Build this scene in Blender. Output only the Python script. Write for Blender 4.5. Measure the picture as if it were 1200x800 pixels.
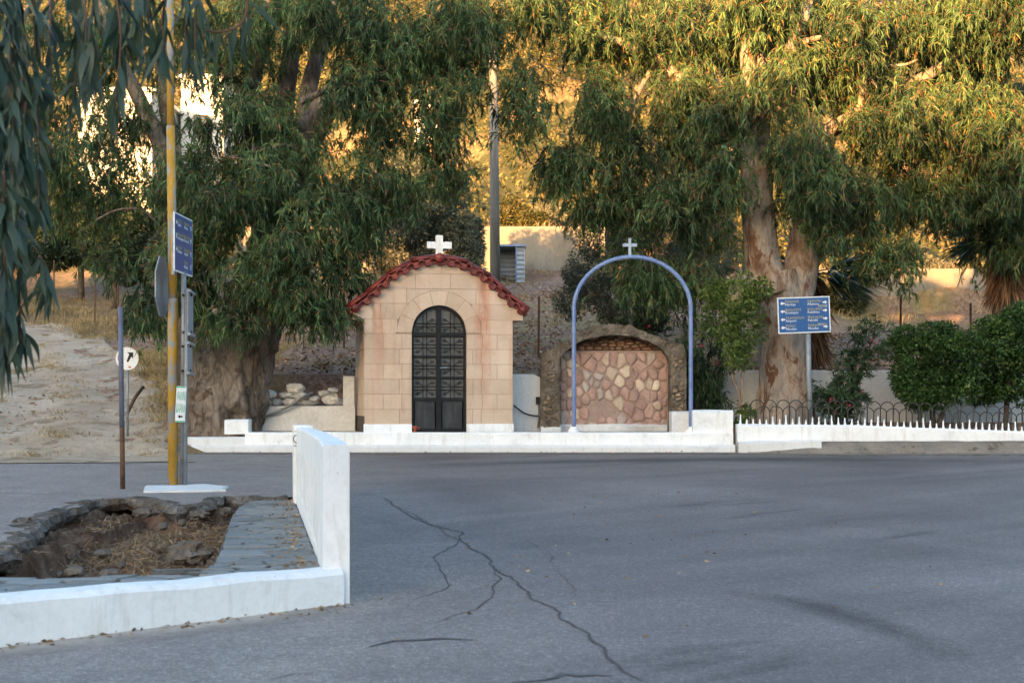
import bpy, bmesh, math, random
import numpy as np
from mathutils import Vector, Matrix, noise
from mathutils.geometry import tessellate_polygon
R = math.radians
for o in list(bpy.data.objects): bpy.data.objects.remove(o)
scene = bpy.context.scene
C = scene.collection

# ------------------------------------------------------------------ camera
F, HY, CZ = 1700.0, 477.0, 1.405          # focal length in photo pixels, horizon row, eye height
cam_d = bpy.data.cameras.new('camera'); cam = bpy.data.objects.new('camera', cam_d); C.objects.link(cam)
cam.location = (0, 0, CZ); cam.rotation_euler = (R(90), 0, 0)
cam_d.sensor_width = 36; cam_d.lens = 36 * F / 1200; cam_d.shift_y = (HY - 400) / 1200
cam_d.clip_start = 0.1; cam_d.clip_end = 3000
cam_d.dof.use_dof = True; cam_d.dof.focus_distance = 21; cam_d.dof.aperture_fstop = 5.0
scene.camera = cam
# ------------------------------------------------------------------ sky, sun, exposure
SUN_EL = R(6.0); HX, HYs = -0.42, -0.90
hl = math.hypot(HX, HYs); HX /= hl; HYs /= hl
sun_vec = Vector((HX * math.cos(SUN_EL), HYs * math.cos(SUN_EL), math.sin(SUN_EL)))
world = bpy.data.worlds.new('World'); scene.world = world; world.use_nodes = True
wn = world.node_tree.nodes; wl = world.node_tree.links
sky = wn.new('ShaderNodeTexSky'); sky.sky_type = 'NISHITA'; sky.sun_disc = False
sky.sun_elevation = SUN_EL; sky.sun_rotation = math.atan2(sun_vec.x, sun_vec.y)
sky.air_density = 1.0; sky.dust_density = 1.6; sky.ozone_density = 1.55
wl.new(sky.outputs[0], wn['Background'].inputs[0]); wn['Background'].inputs[1].default_value = 0.10
sl = bpy.data.lights.new('sun', 'SUN'); sl.energy = 3.3; sl.angle = R(0.6); sl.color = (1.0, 0.52, 0.17)
so = bpy.data.objects.new('sun', sl); C.objects.link(so); so.location = (-30, -60, 40)
so.rotation_euler = sun_vec.to_track_quat('Z', 'Y').to_euler()
scene.view_settings.view_transform = 'Standard'; scene.view_settings.look = 'None'
scene.view_settings.exposure = 3.3; scene.view_settings.gamma = 1.0

rng = np.random.default_rng(7); random.seed(7)
# ------------------------------------------------------------------ helpers
def W(px, py, d): return Vector(((px - 600) * d / F, d, CZ + (HY - py) * d / F))
def G(px, py):                      # pixel -> point on the road plane z = 0.03 y
    d = CZ / ((py - HY) / F + 0.03); return Vector(((px - 600) * d / F, d, 0.03 * d))
def smooth(a, b, t):
    t = np.clip((t - a) / (b - a), 0, 1); return t * t * (3 - 2 * t)
def tag(o, label, cat, group=None):
    o['label'] = label; o['category'] = cat
    if group: o['group'] = group
    return o
def empty(name, loc=(0, 0, 0), rz=0.0):
    o = bpy.data.objects.new(name, None); C.objects.link(o); o.location = loc; o.rotation_euler = (0, 0, rz)
    o.empty_display_size = 0.1; return o
def link(name, me, mat=None, parent=None, smoothed=False, crisp=False):
    if mat is not None and not me.materials: me.materials.append(mat)
    if smoothed:
        me.polygons.foreach_set('use_smooth', [True] * len(me.polygons))
        if crisp: me.set_sharp_from_angle(angle=R(28))
    o = bpy.data.objects.new(name, me); C.objects.link(o)
    if parent: o.parent = parent
    return o
class MB:
    def __init__(s): s.v = []; s.f = []
    def add(s, vs, fs):
        b = len(s.v); s.v += [tuple(v) for v in vs]; s.f += [tuple(i + b for i in f) for f in fs]
    def box(s, x0, x1, y0, y1, z0, z1, M=None):
        vs = [Vector(p) for p in ((x0,y0,z0),(x1,y0,z0),(x1,y1,z0),(x0,y1,z0),(x0,y0,z1),(x1,y0,z1),(x1,y1,z1),(x0,y1,z1))]
        if M: vs = [M @ v for v in vs]
        s.add(vs, [(0,3,2,1),(4,5,6,7),(0,1,5,4),(1,2,6,5),(2,3,7,6),(3,0,4,7)])
    def tube(s, pts, rad, n=8, cap=True, amp=0.0, fr=2.0, flat=1.0):
        pts = [Vector(p) for p in pts]
        if not hasattr(rad, '__len__'): rad = [rad] * len(pts)
        vs = []; a = None
        for i, p in enumerate(pts):
            t = (pts[min(i+1, len(pts)-1)] - pts[max(i-1, 0)]).normalized()
            if a is None: a = t.orthogonal().normalized()
            a = (a - t * a.dot(t)).normalized(); b = t.cross(a)
            for k in range(n):
                an = 2 * math.pi * k / n
                q = a * math.cos(an) + b * math.sin(an) * flat
                r = rad[i]
                if amp: r *= 1 + amp * (noise.noise((p + q * rad[i]) * fr) + 0.5 * noise.noise((p + q * rad[i]) * fr * 2.7))
                vs.append(p + q * r)
        fs = []
        for i in range(len(pts) - 1):
            for k in range(n):
                k2 = (k + 1) % n; fs.append((i*n+k, i*n+k2, (i+1)*n+k2, (i+1)*n+k))
        if cap: fs.append(tuple(range(n-1, -1, -1))); fs.append(tuple((len(pts)-1)*n + k for k in range(n)))
        s.add(vs, fs)
    def prism(s, poly, y0, y1):          # polygon in (x,z) extruded along y
        n = len(poly)
        s.add([(p[0], y0, p[1]) for p in poly] + [(p[0], y1, p[1]) for p in poly],
              [tuple(range(n)), tuple(range(2*n-1, n-1, -1))] + [(i, i+n, (i+1) % n + n, (i+1) % n) for i in range(n)])
    def prismz(s, poly, z0, z1):
        n = len(poly)
        s.add([(p[0], p[1], z0) for p in poly] + [(p[0], p[1], z1) for p in poly],
              [tuple(range(n-1, -1, -1)), tuple(range(n, 2*n))] + [(i, (i+1) % n, (i+1) % n + n, i+n) for i in range(n)])
    def mesh(s, name='m'):
        me = bpy.data.meshes.new(name); me.from_pydata(s.v, [], s.f); me.update(); return me
    def build(s, name, mat, parent=None, smoothed=False, bevel=0, crisp=False):
        me = s.mesh(name)
        bm = bmesh.new(); bm.from_mesh(me)
        bmesh.ops.recalc_face_normals(bm, faces=bm.faces)
        if bevel: bmesh.ops.bevel(bm, geom=bm.edges[:], offset=bevel, segments=2, affect='EDGES', profile=0.6)
        bm.to_mesh(me); bm.free()
        return link(name, me, mat, parent, smoothed, crisp)
def curve_pts(pts, n=6):
    out = []; P = [Vector(p) for p in pts]
    for i in range(len(P) - 1):
        p0 = P[max(i-1, 0)]; p1 = P[i]; p2 = P[i+1]; p3 = P[min(i+2, len(P)-1)]
        for k in range(n):
            t = k / n
            out.append(0.5 * (2*p1 + (p2-p0)*t + (2*p0-5*p1+4*p2-p3)*t*t + (3*p1-p0-3*p2+p3)*t**3))
    out.append(P[-1]); return out
def interp_r(r, n=6): return list(np.interp(np.linspace(0, len(r)-1, (len(r)-1)*n+1), range(len(r)), r))
# ---- polygons
def clip_half(poly, p, nrm):
    out = []
    for i in range(len(poly)):
        a = poly[i]; b = poly[(i+1) % len(poly)]
        da = (a[0]-p[0])*nrm[0] + (a[1]-p[1])*nrm[1]; db = (b[0]-p[0])*nrm[0] + (b[1]-p[1])*nrm[1]
        if da <= 0: out.append(a)
        if (da < 0 < db) or (db < 0 < da):
            t = da / (da - db); out.append((a[0]+(b[0]-a[0])*t, a[1]+(b[1]-a[1])*t))
    return out
def area(p): return 0.5 * sum(p[i][0]*p[(i+1) % len(p)][1] - p[(i+1) % len(p)][0]*p[i][1] for i in range(len(p)))
def cells(pts, region, sx=1.0):
    res = []
    for i, p in enumerate(pts):
        poly = list(region)
        near = sorted((q for j, q in enumerate(pts) if j != i), key=lambda q: (q[0]-p[0])**2/sx**2 + (q[1]-p[1])**2)[:22]
        for q in near:
            m = ((p[0]+q[0])/2, (p[1]+q[1])/2); poly = clip_half(poly, m, ((q[0]-p[0])/sx**2, q[1]-p[1]))
            if len(poly) < 3: break
        if len(poly) >= 3 and abs(area(poly)) > 1e-4: res.append(poly)
    return res
def spread(n, x0, x1, y0, y1, sx=1.0, inside=None, tries=12):
    P = []
    while len(P) < n:
        best = None; bd = -1
        for _ in range(tries):
            c = (random.uniform(x0, x1), random.uniform(y0, y1))
            if inside and not inside(c): continue
            d = min(((c[0]-q[0])/sx)**2 + (c[1]-q[1])**2 for q in P) if P else 1
            if d > bd: bd = d; best = c
        if best: P.append(best)
    return P
def inset(poly, gap, chaikin=True, keep=0.22):
    cx = sum(p[0] for p in poly)/len(poly); cy = sum(p[1] for p in poly)/len(poly)
    r = math.sqrt(abs(area(poly)) / math.pi); k = max(0.3, 1 - gap / max(r, 1e-3))
    q = [(cx+(p[0]-cx)*k, cy+(p[1]-cy)*k) for p in poly]
    if chaikin:
        o = []
        for i in range(len(q)):
            a = q[i]; b = q[(i+1) % len(q)]
            o.append((a[0]+(b[0]-a[0])*keep, a[1]+(b[1]-a[1])*keep)); o.append((a[0]+(b[0]-a[0])*(1-keep), a[1]+(b[1]-a[1])*(1-keep)))
        q = o
    return q
def pointin(p, poly):
    c = False; n = len(poly)
    for i in range(n):
        a = poly[i]; b = poly[i-1]
        if (a[1] > p[1]) != (b[1] > p[1]) and p[0] < (b[0]-a[0])*(p[1]-a[1])/(b[1]-a[1])+a[0]: c = not c
    return c
def pillow(poly, depth, top, M):         # stone: outline in (u,v), thickness along w; M maps (u,v,w)
    mb = MB(); n = len(poly)
    cx = sum(p[0] for p in poly)/n; cy = sum(p[1] for p in poly)/n
    rings = []
    for k, h in ((1.0, -depth), (1.0, top*0.35), (0.90, top*0.8), (0.72, top)):
        rings.append([M @ Vector((cx+(p[0]-cx)*k, cy+(p[1]-cy)*k, h + (0.25*top*noise.noise(Vector((p[0]*9, p[1]*9, k*3))) if h > 0 else 0))) for p in poly])
    vs = [v for r in rings for v in r]
    fs = []
    for i in range(3):
        for k in range(n): k2 = (k+1) % n; fs.append((i*n+k, i*n+k2, (i+1)*n+k2, (i+1)*n+k))
    fs.append(tuple(3*n+k for k in range(n)))
    mb.add(vs, fs); return mb
def rock_mesh(seed, sub=3, sx=1, sy=1, sz=1, amp=0.35, fr=1.3):
    bm = bmesh.new(); bmesh.ops.create_icosphere(bm, subdivisions=sub, radius=1)
    off = Vector((seed*7.3, seed*3.1, seed*5.7))
    for v in bm.verts:
        c = v.co.normalized()
        q = noise.noise(c*fr+off) + 0.45*noise.noise(c*fr*2.6+off)
        k = 1 + amp*q
        v.co = Vector((c.x*k*sx, c.y*k*sy, c.z*k*sz))
        # chiselled facets
        for nn in ((0.6,0.5,0.6),(-0.7,0.2,0.5),(0.1,-0.8,0.4),(0,0.1,1)):
            nv = Vector(nn).normalized(); d = Vector((v.co.x/sx, v.co.y/sy, v.co.z/sz)).dot(nv) - 0.82
            if d > 0: v.co -= Vector((nv.x*sx, nv.y*sy, nv.z*sz))*d*0.8
    me = bpy.data.meshes.new('rock'); bm.to_mesh(me); bm.free(); return me
# ---- materials
def nodes(name):
    m = bpy.data.materials.new(name); m.use_nodes = True
    nt = m.node_tree; return m, nt, nt.nodes, nt.links, nt.nodes['Principled BSDF']
def ramp(nt, fac, stops):
    r = nt.nodes.new('ShaderNodeValToRGB'); e = r.color_ramp.elements
    while len(e) < len(stops): e.new(0.5)
    for k, (p, c) in enumerate(stops):
        e[k].position = p; e[k].color = (*c, 1) if len(c) == 3 else c
    nt.links.new(fac, r.inputs[0]); return r.outputs[0]
def nz(nt, scale, detail=5, rough=0.6, coord=None, dist=0.0, stretch=None):
    n = nt.nodes.new('ShaderNodeTexNoise'); n.inputs['Scale'].default_value = scale
    n.inputs['Detail'].default_value = detail; n.inputs['Roughness'].default_value = rough; n.inputs['Distortion'].default_value = dist
    if coord is not None:
        if stretch:
            mp = nt.nodes.new('ShaderNodeMapping'); mp.inputs['Scale'].default_value = stretch
            nt.links.new(coord, mp.inputs[0]); coord = mp.outputs[0]
        nt.links.new(coord, n.inputs['Vector'])
    return n.outputs[0]
def mix(nt, fac, a, b, mode='MIX'):
    m = nt.nodes.new('ShaderNodeMix'); m.data_type = 'RGBA'; m.blend_type = mode
    for s, val in ((m.inputs[0], fac), (m.inputs[6], a), (m.inputs[7], b)):
        if isinstance(val, (int, float)): s.default_value = val
        elif isinstance(val, tuple): s.default_value = (*val, 1)
        else: nt.links.new(val, s)
    return m.outputs[2]
def bump(nt, b, h, strength=0.4, dist=0.02, prev=None):
    n = nt.nodes.new('ShaderNodeBump'); n.inputs['Strength'].default_value = strength; n.inputs['Distance'].default_value = dist
    nt.links.new(h, n.inputs['Height'])
    if prev is not None: nt.links.new(prev, n.inputs['Normal'])
    nt.links.new(n.outputs[0], b.inputs['Normal']); return n.outputs[0]
def surf(name, cols, scale=3.0, rough=0.85, bs=0.35, bd=0.01, fine=30.0, spots=None, world=False, metal=0.0, stretch=None, rnd=0.0, spec=0.3):
    """noise-mottled procedural surface; cols = ramp colours"""
    m, nt, n, l, b = nodes(name)
    tc = n.new('ShaderNodeTexCoord'); co = tc.outputs['Object']
    if world: co = n.new('ShaderNodeNewGeometry').outputs['Position']
    f = nz(nt, scale, 6, 0.62, co, 0.3, stretch)
    k = len(cols); c = ramp(nt, f, [(0.28 + 0.44*i/max(k-1, 1), cc) for i, cc in enumerate(cols)])
    f2 = nz(nt, fine, 4, 0.7, co, 0, stretch)
    c = mix(nt, 0.5, c, ramp(nt, f2, [(0.3, (0.55,)*3), (0.7, (1.0,)*3)]), 'MULTIPLY')
    if spots:
        f3 = nz(nt, spots[0], 5, 0.65, co, 0.5, stretch); c = mix(nt, ramp(nt, f3, [(spots[1], (0,0,0)), (spots[1]+0.06, (1,1,1))]), c, spots[2])
    if rnd:
        oi = n.new('ShaderNodeObjectInfo')
        hsv = n.new('ShaderNodeHueSaturation'); l.new(c, hsv.inputs['Color'])
        mr = n.new('ShaderNodeMapRange'); mr.inputs[3].default_value = 1-rnd; mr.inputs[4].default_value = 1+rnd
        l.new(oi.outputs['Random'], mr.inputs[0]); l.new(mr.outputs[0], hsv.inputs['Value']); c = hsv.outputs[0]
    l.new(c, b.inputs['Base Color']); b.inputs['Roughness'].default_value = rough; b.inputs['Metallic'].default_value = metal
    b.inputs['Specular IOR Level'].default_value = spec
    if bs:
        p = bump(nt, b, f2, bs, bd); bump(nt, b, f, bs, bd*4, p)
    return m
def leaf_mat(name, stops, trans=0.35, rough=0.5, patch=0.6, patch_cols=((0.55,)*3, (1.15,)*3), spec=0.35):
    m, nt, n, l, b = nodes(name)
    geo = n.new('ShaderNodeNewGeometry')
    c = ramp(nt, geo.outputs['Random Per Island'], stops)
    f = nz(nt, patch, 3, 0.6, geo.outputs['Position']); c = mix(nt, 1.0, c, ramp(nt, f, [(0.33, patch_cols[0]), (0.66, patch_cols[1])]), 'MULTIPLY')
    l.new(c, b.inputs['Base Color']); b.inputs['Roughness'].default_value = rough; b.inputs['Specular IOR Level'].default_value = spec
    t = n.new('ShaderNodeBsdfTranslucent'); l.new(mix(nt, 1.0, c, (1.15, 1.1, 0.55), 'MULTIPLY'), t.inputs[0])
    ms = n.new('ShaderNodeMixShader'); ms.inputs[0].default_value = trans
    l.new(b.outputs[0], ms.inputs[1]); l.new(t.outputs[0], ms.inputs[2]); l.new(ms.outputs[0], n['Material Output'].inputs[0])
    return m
def flat(name, col, rough=0.6, metal=0.0, spec=0.4):
    return surf(name, [tuple(c*0.85 for c in col), col], 6, rough, 0.08, 0.003, 40, metal=metal, spec=spec)
# ------------------------------------------------------------------ materials
M = {}
def asphalt():
    m, nt, n, l, b = nodes('asphalt'); P = n.new('ShaderNodeNewGeometry').outputs['Position']
    base = ramp(nt, nz(nt, 0.35, 5, 0.6, P, 0.6), [(0.3, (0.122,0.101,0.097)), (0.5, (0.165,0.138,0.131)), (0.72, (0.222,0.187,0.177))])
    mp = n.new('ShaderNodeMapping'); mp.inputs['Rotation'].default_value = (0, 0, R(-38)); l.new(P, mp.inputs[0])
    st = nz(nt, 1.0, 5, 0.6, mp.outputs[0], 0.4, (0.13, 0.9, 1)); base = mix(nt, 0.75, base, ramp(nt, st, [(0.30, (0.55,)*3), (0.48, (0.95,)*3), (0.7, (1.22,)*3)]), 'MULTIPLY')
    blot = nz(nt, 1.0, 4, 0.6, mp.outputs[0], 0.3, (0.35, 1.6, 1)); base = mix(nt, 0.8, base, ramp(nt, blot, [(0.27, (0.45,)*3), (0.36, (1,)*3)]), 'MULTIPLY')
    # pale grit that has settled along the parapet and over the worn apron
    sp_ = n.new('ShaderNodeSeparateXYZ'); l.new(P, sp_.inputs[0])
    ds = n.new('ShaderNodeMath'); ds.operation = 'MULTIPLY_ADD'; l.new(sp_.outputs[1], ds.inputs[0]); ds.inputs[1].default_value = 0.174; l.new(sp_.outputs[0], ds.inputs[2])    # x + 0.174 y, 0.45 on the wall line
    fa = n.new('ShaderNodeMapRange'); fa.inputs[1].default_value = 2.1; fa.inputs[2].default_value = 0.45; l.new(ds.outputs[0], fa.inputs[0])
    fn = n.new('ShaderNodeMath'); fn.operation = 'MULTIPLY'; fn.use_clamp = True; l.new(fa.outputs[0], fn.inputs[0]); l.new(ramp(nt, nz(nt, 2.2, 7, 0.72, P, 0.6), [(0.30, (0.15,)*3), (0.62, (1,)*3)]), fn.inputs[1])
    base = mix(nt, fn.outputs[0], base, (0.27, 0.228, 0.205))
    g = nz(nt, 160, 2, 0.7, P); v = n.new('ShaderNodeTexVoronoi'); v.inputs['Scale'].default_value = 75; l.new(P, v.inputs['Vector'])
    base = mix(nt, 0.8, base, ramp(nt, g, [(0.33, (0.5,)*3), (0.5, (0.95,)*3), (0.68, (1.75,)*3)]), 'MULTIPLY')
    gm = nz(nt, 22, 4, 0.75, P); base = mix(nt, 0.7, base, ramp(nt, gm, [(0.3, (0.72,)*3), (0.5, (1,)*3), (0.7, (1.3,)*3)]), 'MULTIPLY')
    vc = n.new('ShaderNodeSeparateColor'); l.new(v.outputs['Color'], vc.inputs[0])
    base = mix(nt, 0.45, base, ramp(nt, vc.outputs[0], [(0.0, (0.6,)*3), (0.8, (1,)*3), (0.97, (2.0,)*3)]), 'MULTIPLY')
    l.new(base, b.inputs['Base Color']); b.inputs['Roughness'].default_value = 0.72; b.inputs['Specular IOR Level'].default_value = 0.4
    p = bump(nt, b, v.outputs['Distance'], 0.5, 0.006); bump(nt, b, g, 0.3, 0.01, p)
    return m
M['asphalt'] = asphalt()
def whitewash(name='whitewash', dirt=0.5, tone=1.0):
    m, nt, n, l, b = nodes(name); P = n.new('ShaderNodeNewGeometry').outputs['Position']
    f = nz(nt, 2.2, 6, 0.65, P, 0.5); c = ramp(nt, f, [(0.25, (0.60*tone,)*3), (0.42, (0.77*tone,)*3), (0.7, (0.85*tone,)*3)])
    sp = nz(nt, 5, 8, 0.75, P, 1.2); c = mix(nt, ramp(nt, sp, [(0.62, (0,0,0)), (0.72, (dirt,)*3)]), c, (0.42,0.38,0.32))
    dr_ = nz(nt, 3.5, 6, 0.7, P, 0.3, (2.5, 2.5, 0.35)); c = mix(nt, ramp(nt, dr_, [(0.52, (0,0,0)), (0.70, (0.5,)*3)]), c, (0.50,0.46,0.40))
    ch = nz(nt, 9, 7, 0.8, P, 0.8); c = mix(nt, ramp(nt, ch, [(0.655, (0,0,0)), (0.665, (0.8,)*3)]), c, (0.40,0.37,0.33))
    f2 = nz(nt, 26, 5, 0.7, P); c = mix(nt, 0.35, c, ramp(nt, f2, [(0.3, (0.78,)*3), (0.6, (1,)*3)]), 'MULTIPLY')
    l.new(c, b.inputs['Base Color']); b.inputs['Roughness'].default_value = 0.9; b.inputs['Specular IOR Level'].default_value = 0.2
    p = bump(nt, b, f2, 0.35, 0.012); bump(nt, b, f, 0.4, 0.05, p); return m
M['white'] = whitewash(); M['white_old'] = whitewash('old_whitewash', 0.9, 0.82)
M['wall_grey'] = surf('painted_render', [(0.58,0.57,0.56),(0.70,0.69,0.68),(0.78,0.77,0.76)], 1.6, 0.9, 0.25, 0.01, 22, world=True)
def terrain_mat():
    m, nt, n, l, b = nodes('hill_ground'); P = n.new('ShaderNodeNewGeometry').outputs['Position']
    litter = ramp(nt, nz(nt, 9, 6, 0.75, P), [(0.28, (0.11,0.058,0.04)), (0.45, (0.27,0.155,0.11)), (0.58, (0.42,0.27,0.195)), (0.72, (0.56,0.42,0.32))])
    dry = ramp(nt, nz(nt, 3.5, 6, 0.7, P), [(0.3, (0.17,0.115,0.055)), (0.5, (0.30,0.215,0.11)), (0.7, (0.42,0.325,0.19))])
    grn = ramp(nt, nz(nt, 2.5, 6, 0.7, P), [(0.3, (0.04,0.05,0.02)), (0.7, (0.11,0.105,0.048))])
    sx = n.new('ShaderNodeSeparateXYZ'); l.new(P, sx.inputs[0])
    far = n.new('ShaderNodeMapRange'); far.inputs[1].default_value = 44; far.inputs[2].default_value = 62; l.new(sx.outputs[1], far.inputs[0])
    near = mix(nt, ramp(nt, nz(nt, 0.35, 5, 0.6, P, 0.4), [(0.46, (0,0,0)), (0.6, (1,1,1))]), litter, dry)
    farc = mix(nt, ramp(nt, nz(nt, 0.14, 6, 0.65, P, 0.5), [(0.40, (0,0,0)), (0.50, (1,1,1))]), dry, grn)
    c = mix(nt, far.outputs[0], near, farc)
    l.new(c, b.inputs['Base Color']); b.inputs['Roughness'].default_value = 0.95; b.inputs['Specular IOR Level'].default_value = 0.1
    bump(nt, b, nz(nt, 7, 6, 0.75, P), 0.9, 0.12); return m
M['hill'] = terrain_mat()
M['dirt'] = surf('track_dirt', [(0.33,0.24,0.165),(0.47,0.365,0.265),(0.59,0.475,0.365)], 0.9, 0.95, 0.9, 0.03, 14, spots=(2.0, 0.56, (0.25,0.185,0.125)), world=True, spec=0.1)
M['dust'] = surf('verge_dust', [(0.16,0.135,0.11),(0.24,0.20,0.165),(0.33,0.28,0.23)], 1.4, 0.95, 0.6, 0.02, 25, spots=(4, 0.60, (0.12,0.09,0.065)), world=True, spec=0.1)
M['soil'] = surf('red_brown_soil', [(0.075,0.040,0.025),(0.15,0.085,0.055),(0.24,0.15,0.10),(0.34,0.25,0.18)], 4.0, 0.95, 0.9, 0.04, 28, world=True, spec=0.1)
M['crust'] = surf('broken_concrete', [(0.11,0.09,0.075),(0.22,0.19,0.165),(0.38,0.345,0.305)], 5.0, 0.95, 1.0, 0.05, 22, spots=(4, 0.53, (0.16,0.115,0.08)), world=True, spec=0.15)
M['rock'] = surf('grey_stone', [(0.085,0.07,0.057),(0.16,0.135,0.112),(0.27,0.235,0.20)], 5.0, 0.9, 0.7, 0.02, 26, rnd=0.25)
M['limestone'] = surf('pale_limestone', [(0.42,0.40,0.37),(0.62,0.60,0.57),(0.76,0.745,0.72)], 4.0, 0.9, 0.6, 0.02, 22, spots=(3, 0.62, (0.30,0.24,0.18)), rnd=0.15)
M['slate'] = surf('slate', [(0.13,0.145,0.15),(0.20,0.215,0.22),(0.28,0.295,0.295)], 4.0, 0.6, 0.5, 0.008, 35, spots=(6, 0.62, (0.17,0.13,0.09)), rnd=0.22, stretch=(0.6, 3, 1), spec=0.4)
M['slate_bed'] = surf('slate_joint_mortar', [(0.08,0.065,0.05),(0.14,0.12,0.10)], 6, 0.95, 0.6, 0.01, 30, world=True)
M['concrete'] = surf('old_concrete', [(0.13,0.115,0.095),(0.20,0.18,0.15),(0.27,0.245,0.21)], 0.6, 0.9, 0.35, 0.02, 14, spots=(1.2, 0.62, (0.17,0.15,0.125)), world=True, stretch=(1, 1, 0.35))
M['floor_conc'] = surf('dusty_concrete_floor', [(0.22,0.20,0.18),(0.33,0.30,0.27)], 2, 0.9, 0.4, 0.01, 25, world=True)

# ------------------------------------------------------------------ terrain
def zt(x, y):
    x = np.asarray(x, float); y = np.asarray(y, float)
    xr = np.interp(y, [-400,-120,-88,-70,-45,-25,0,23,25.9,26.5,35,50,50.3,60,80,130,200,320,600], [8,10,17.0,20,9.0,-.55,0,.69,.96,2.0,3.3,6.1,7.5,8.3,12,33,62,95,120])
    xl = np.interp(y, [-400,-120,-88,-70,-45,-25,0,21,24,45,60,80,130,200,320,600], [8,10,17.0,20,9.0,-.55,0,.63,1.0,4.6,7.6,12,33,62,95,120])
    k = smooth(-5.3, -4.7, x); z = xl*(1-k) + xr*k
    z = z - 1.5*smooth(3, 9, x)*smooth(32, 45, y)*(1-smooth(70, 110, y))
    z = z - smooth(14, 70, x)*0.30*np.clip(y-70, 0, 400)*0.2
    rid = smooth(-30, -60, y)                                   # unseen ridge added behind the camera, shaped to shade the square
    z = z + rid*(-3.0*smooth(-48, -39, x) + 0.5*np.sin(x*0.9) + 0.35*np.sin(x*2.3+1) + 0.25*np.sin(x*4.1+2))
    hill = smooth(26.6, 34, y)
    z = z + hill*(0.10*np.sin(x*0.9+y*0.5) + 0.08*np.sin(x*1.7-y*1.1)) + smooth(60, 110, y)*(1.6*np.sin(x*0.11+1)+1.2*np.sin(y*0.13+x*0.05))
    flat_zone = (y > -24) & (y < 23.2) & (x > -34) & (x < 46)
    z = np.where(flat_zone, z - 0.07*smooth(23.2, 22.0, y) - 0.03, z)
    pit = (x > -8) & (x < -0.9) & (y > 2) & (y < 16.2)
    return np.where(pit, z - 1.2, z)
def axis(segs):
    out = []
    for a, b, st in segs: out += list(np.arange(a, b, st))
    return np.array(out + [segs[-1][1]])
gx = axis([(-320,-80,10),(-80,-28,1.2),(-28,-9,0.6),(-9,14,0.3),(14,40,0.8),(40,90,3),(90,320,12)])
gy = axis([(-380,-100,14),(-100,-24,2.2),(-24,20,1.0),(20,36,0.25),(36,64,0.35),(64,130,1.6),(130,330,5),(330,600,15)])
XX, YY = np.meshgrid(gx, gy); ZZ = zt(XX, YY)
nx, ny = len(gx), len(gy)
rough_n = np.where((YY > 26.8), 1.0, 0.0)*rng.normal(0, 1, XX.shape)*np.where(YY < 64, 0.025, 0.25)
me = bpy.data.meshes.new('ground')
vv = np.stack([XX, YY, ZZ+rough_n], -1).reshape(-1, 3)
idx = np.arange(nx*ny).reshape(ny, nx)
ff = np.stack([idx[:-1,:-1], idx[:-1,1:], idx[1:,1:], idx[1:,:-1]], -1).reshape(-1, 4)
def np_mesh(name, v, f):
    me = bpy.data.meshes.new(name); me.vertices.add(len(v)); me.vertices.foreach_set('co', np.ascontiguousarray(v, dtype=np.float32).ravel())
    k = f.shape[1]; me.loops.add(len(f)*k); me.loops.foreach_set('vertex_index', np.ascontiguousarray(f, dtype=np.int32).ravel())
    me.polygons.add(len(f)); me.polygons.foreach_set('loop_start', np.arange(0, len(f)*k, k, dtype=np.int32))
    me.update(calc_edges=True); return me
ground = link('hillside_ground', np_mesh('ground', vv, ff), M['hill'], None, True); ground['kind'] = 'structure'

# ------------------------------------------------------------------ road with the broken-out pit
def ragged(pts, step=0.18, amp=0.06, seed=1.0, keep_ends=True):
    out = []
    for i in range(len(pts)-1):
        a = Vector(pts[i][:2]); b = Vector(pts[i+1][:2]); n = max(1, int((b-a).length/step))
        for k in range(n):
            p = a.lerp(b, k/n); o = Vector((noise.noise(Vector((p.x*2.7, p.y*2.7, seed))), noise.noise(Vector((p.x*2.7, p.y*2.7, seed+9)))))
            o += 0.5*Vector((noise.noise(Vector((p.x*8, p.y*8, seed))), noise.noise(Vector((p.x*8, p.y*8, seed+9)))))
            out.append(p + o*amp if not (keep_ends and i == 0 and k == 0) else p)
    out.append(Vector(pts[-1][:2])); return out
KA, KB = Vector((-7.0, 3.45)), Vector((-0.98, 8.47))            # outer line of the low kerb wall
WN, WF = Vector((-1.03, 8.5)), Vector((-2.215, 15.3))           # parapet wall centre line
rim_px = [(292,584),(262,582),(238,590),(208,595),(182,588),(150,583),(110,586),(78,596),(52,609),(36,626),(16,640),(0,648),(-40,655),(-100,660)]
rim = [G(*p) for p in rim_px]
rimr = ragged([(WF.x-0.15, WF.y)] + [(p.x, p.y) for p in rim] + [(-7.0, 9.4)], 0.07, 0.095, 3.0)
hole = [KA, KB, Vector((WN.x+0.02, WN.y+0.1)), Vector((WF.x+0.03, WF.y+0.1))] + rimr
far_edge = ragged([(46, 22.4),(20, 22.5),(8, 22.6),(3.5, 22.99),(-4.8, 22.95),(-5.4, 21.9),(-6.5, 21.2),(-10, 20.9),(-34, 20.6)], 0.25, 0.16, 5.0)
outer = [Vector((-34, -24)), Vector((46, -24))] + far_edge
def zr(y): return 0.03*y
polys = [[Vector((p.x, p.y, zr(p.y))) for p in outer], [Vector((p.x, p.y, zr(p.y))) for p in reversed(hole)]]
flatv = [v for p in polys for v in p]
tris = tessellate_polygon(polys)
road = link('road', (lambda mb: (mb.add(flatv, [t for t in tris]), mb.mesh('road'))[1])(MB()), M['asphalt']); road['kind'] = 'structure'
bm = bmesh.new(); bm.from_mesh(road.data); bmesh.ops.recalc_face_normals(bm, faces=bm.faces)
if sum(f.normal.z for f in bm.faces) < 0: bmesh.ops.reverse_faces(bm, faces=bm.faces)
bm.to_mesh(road.data); bm.free()
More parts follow.
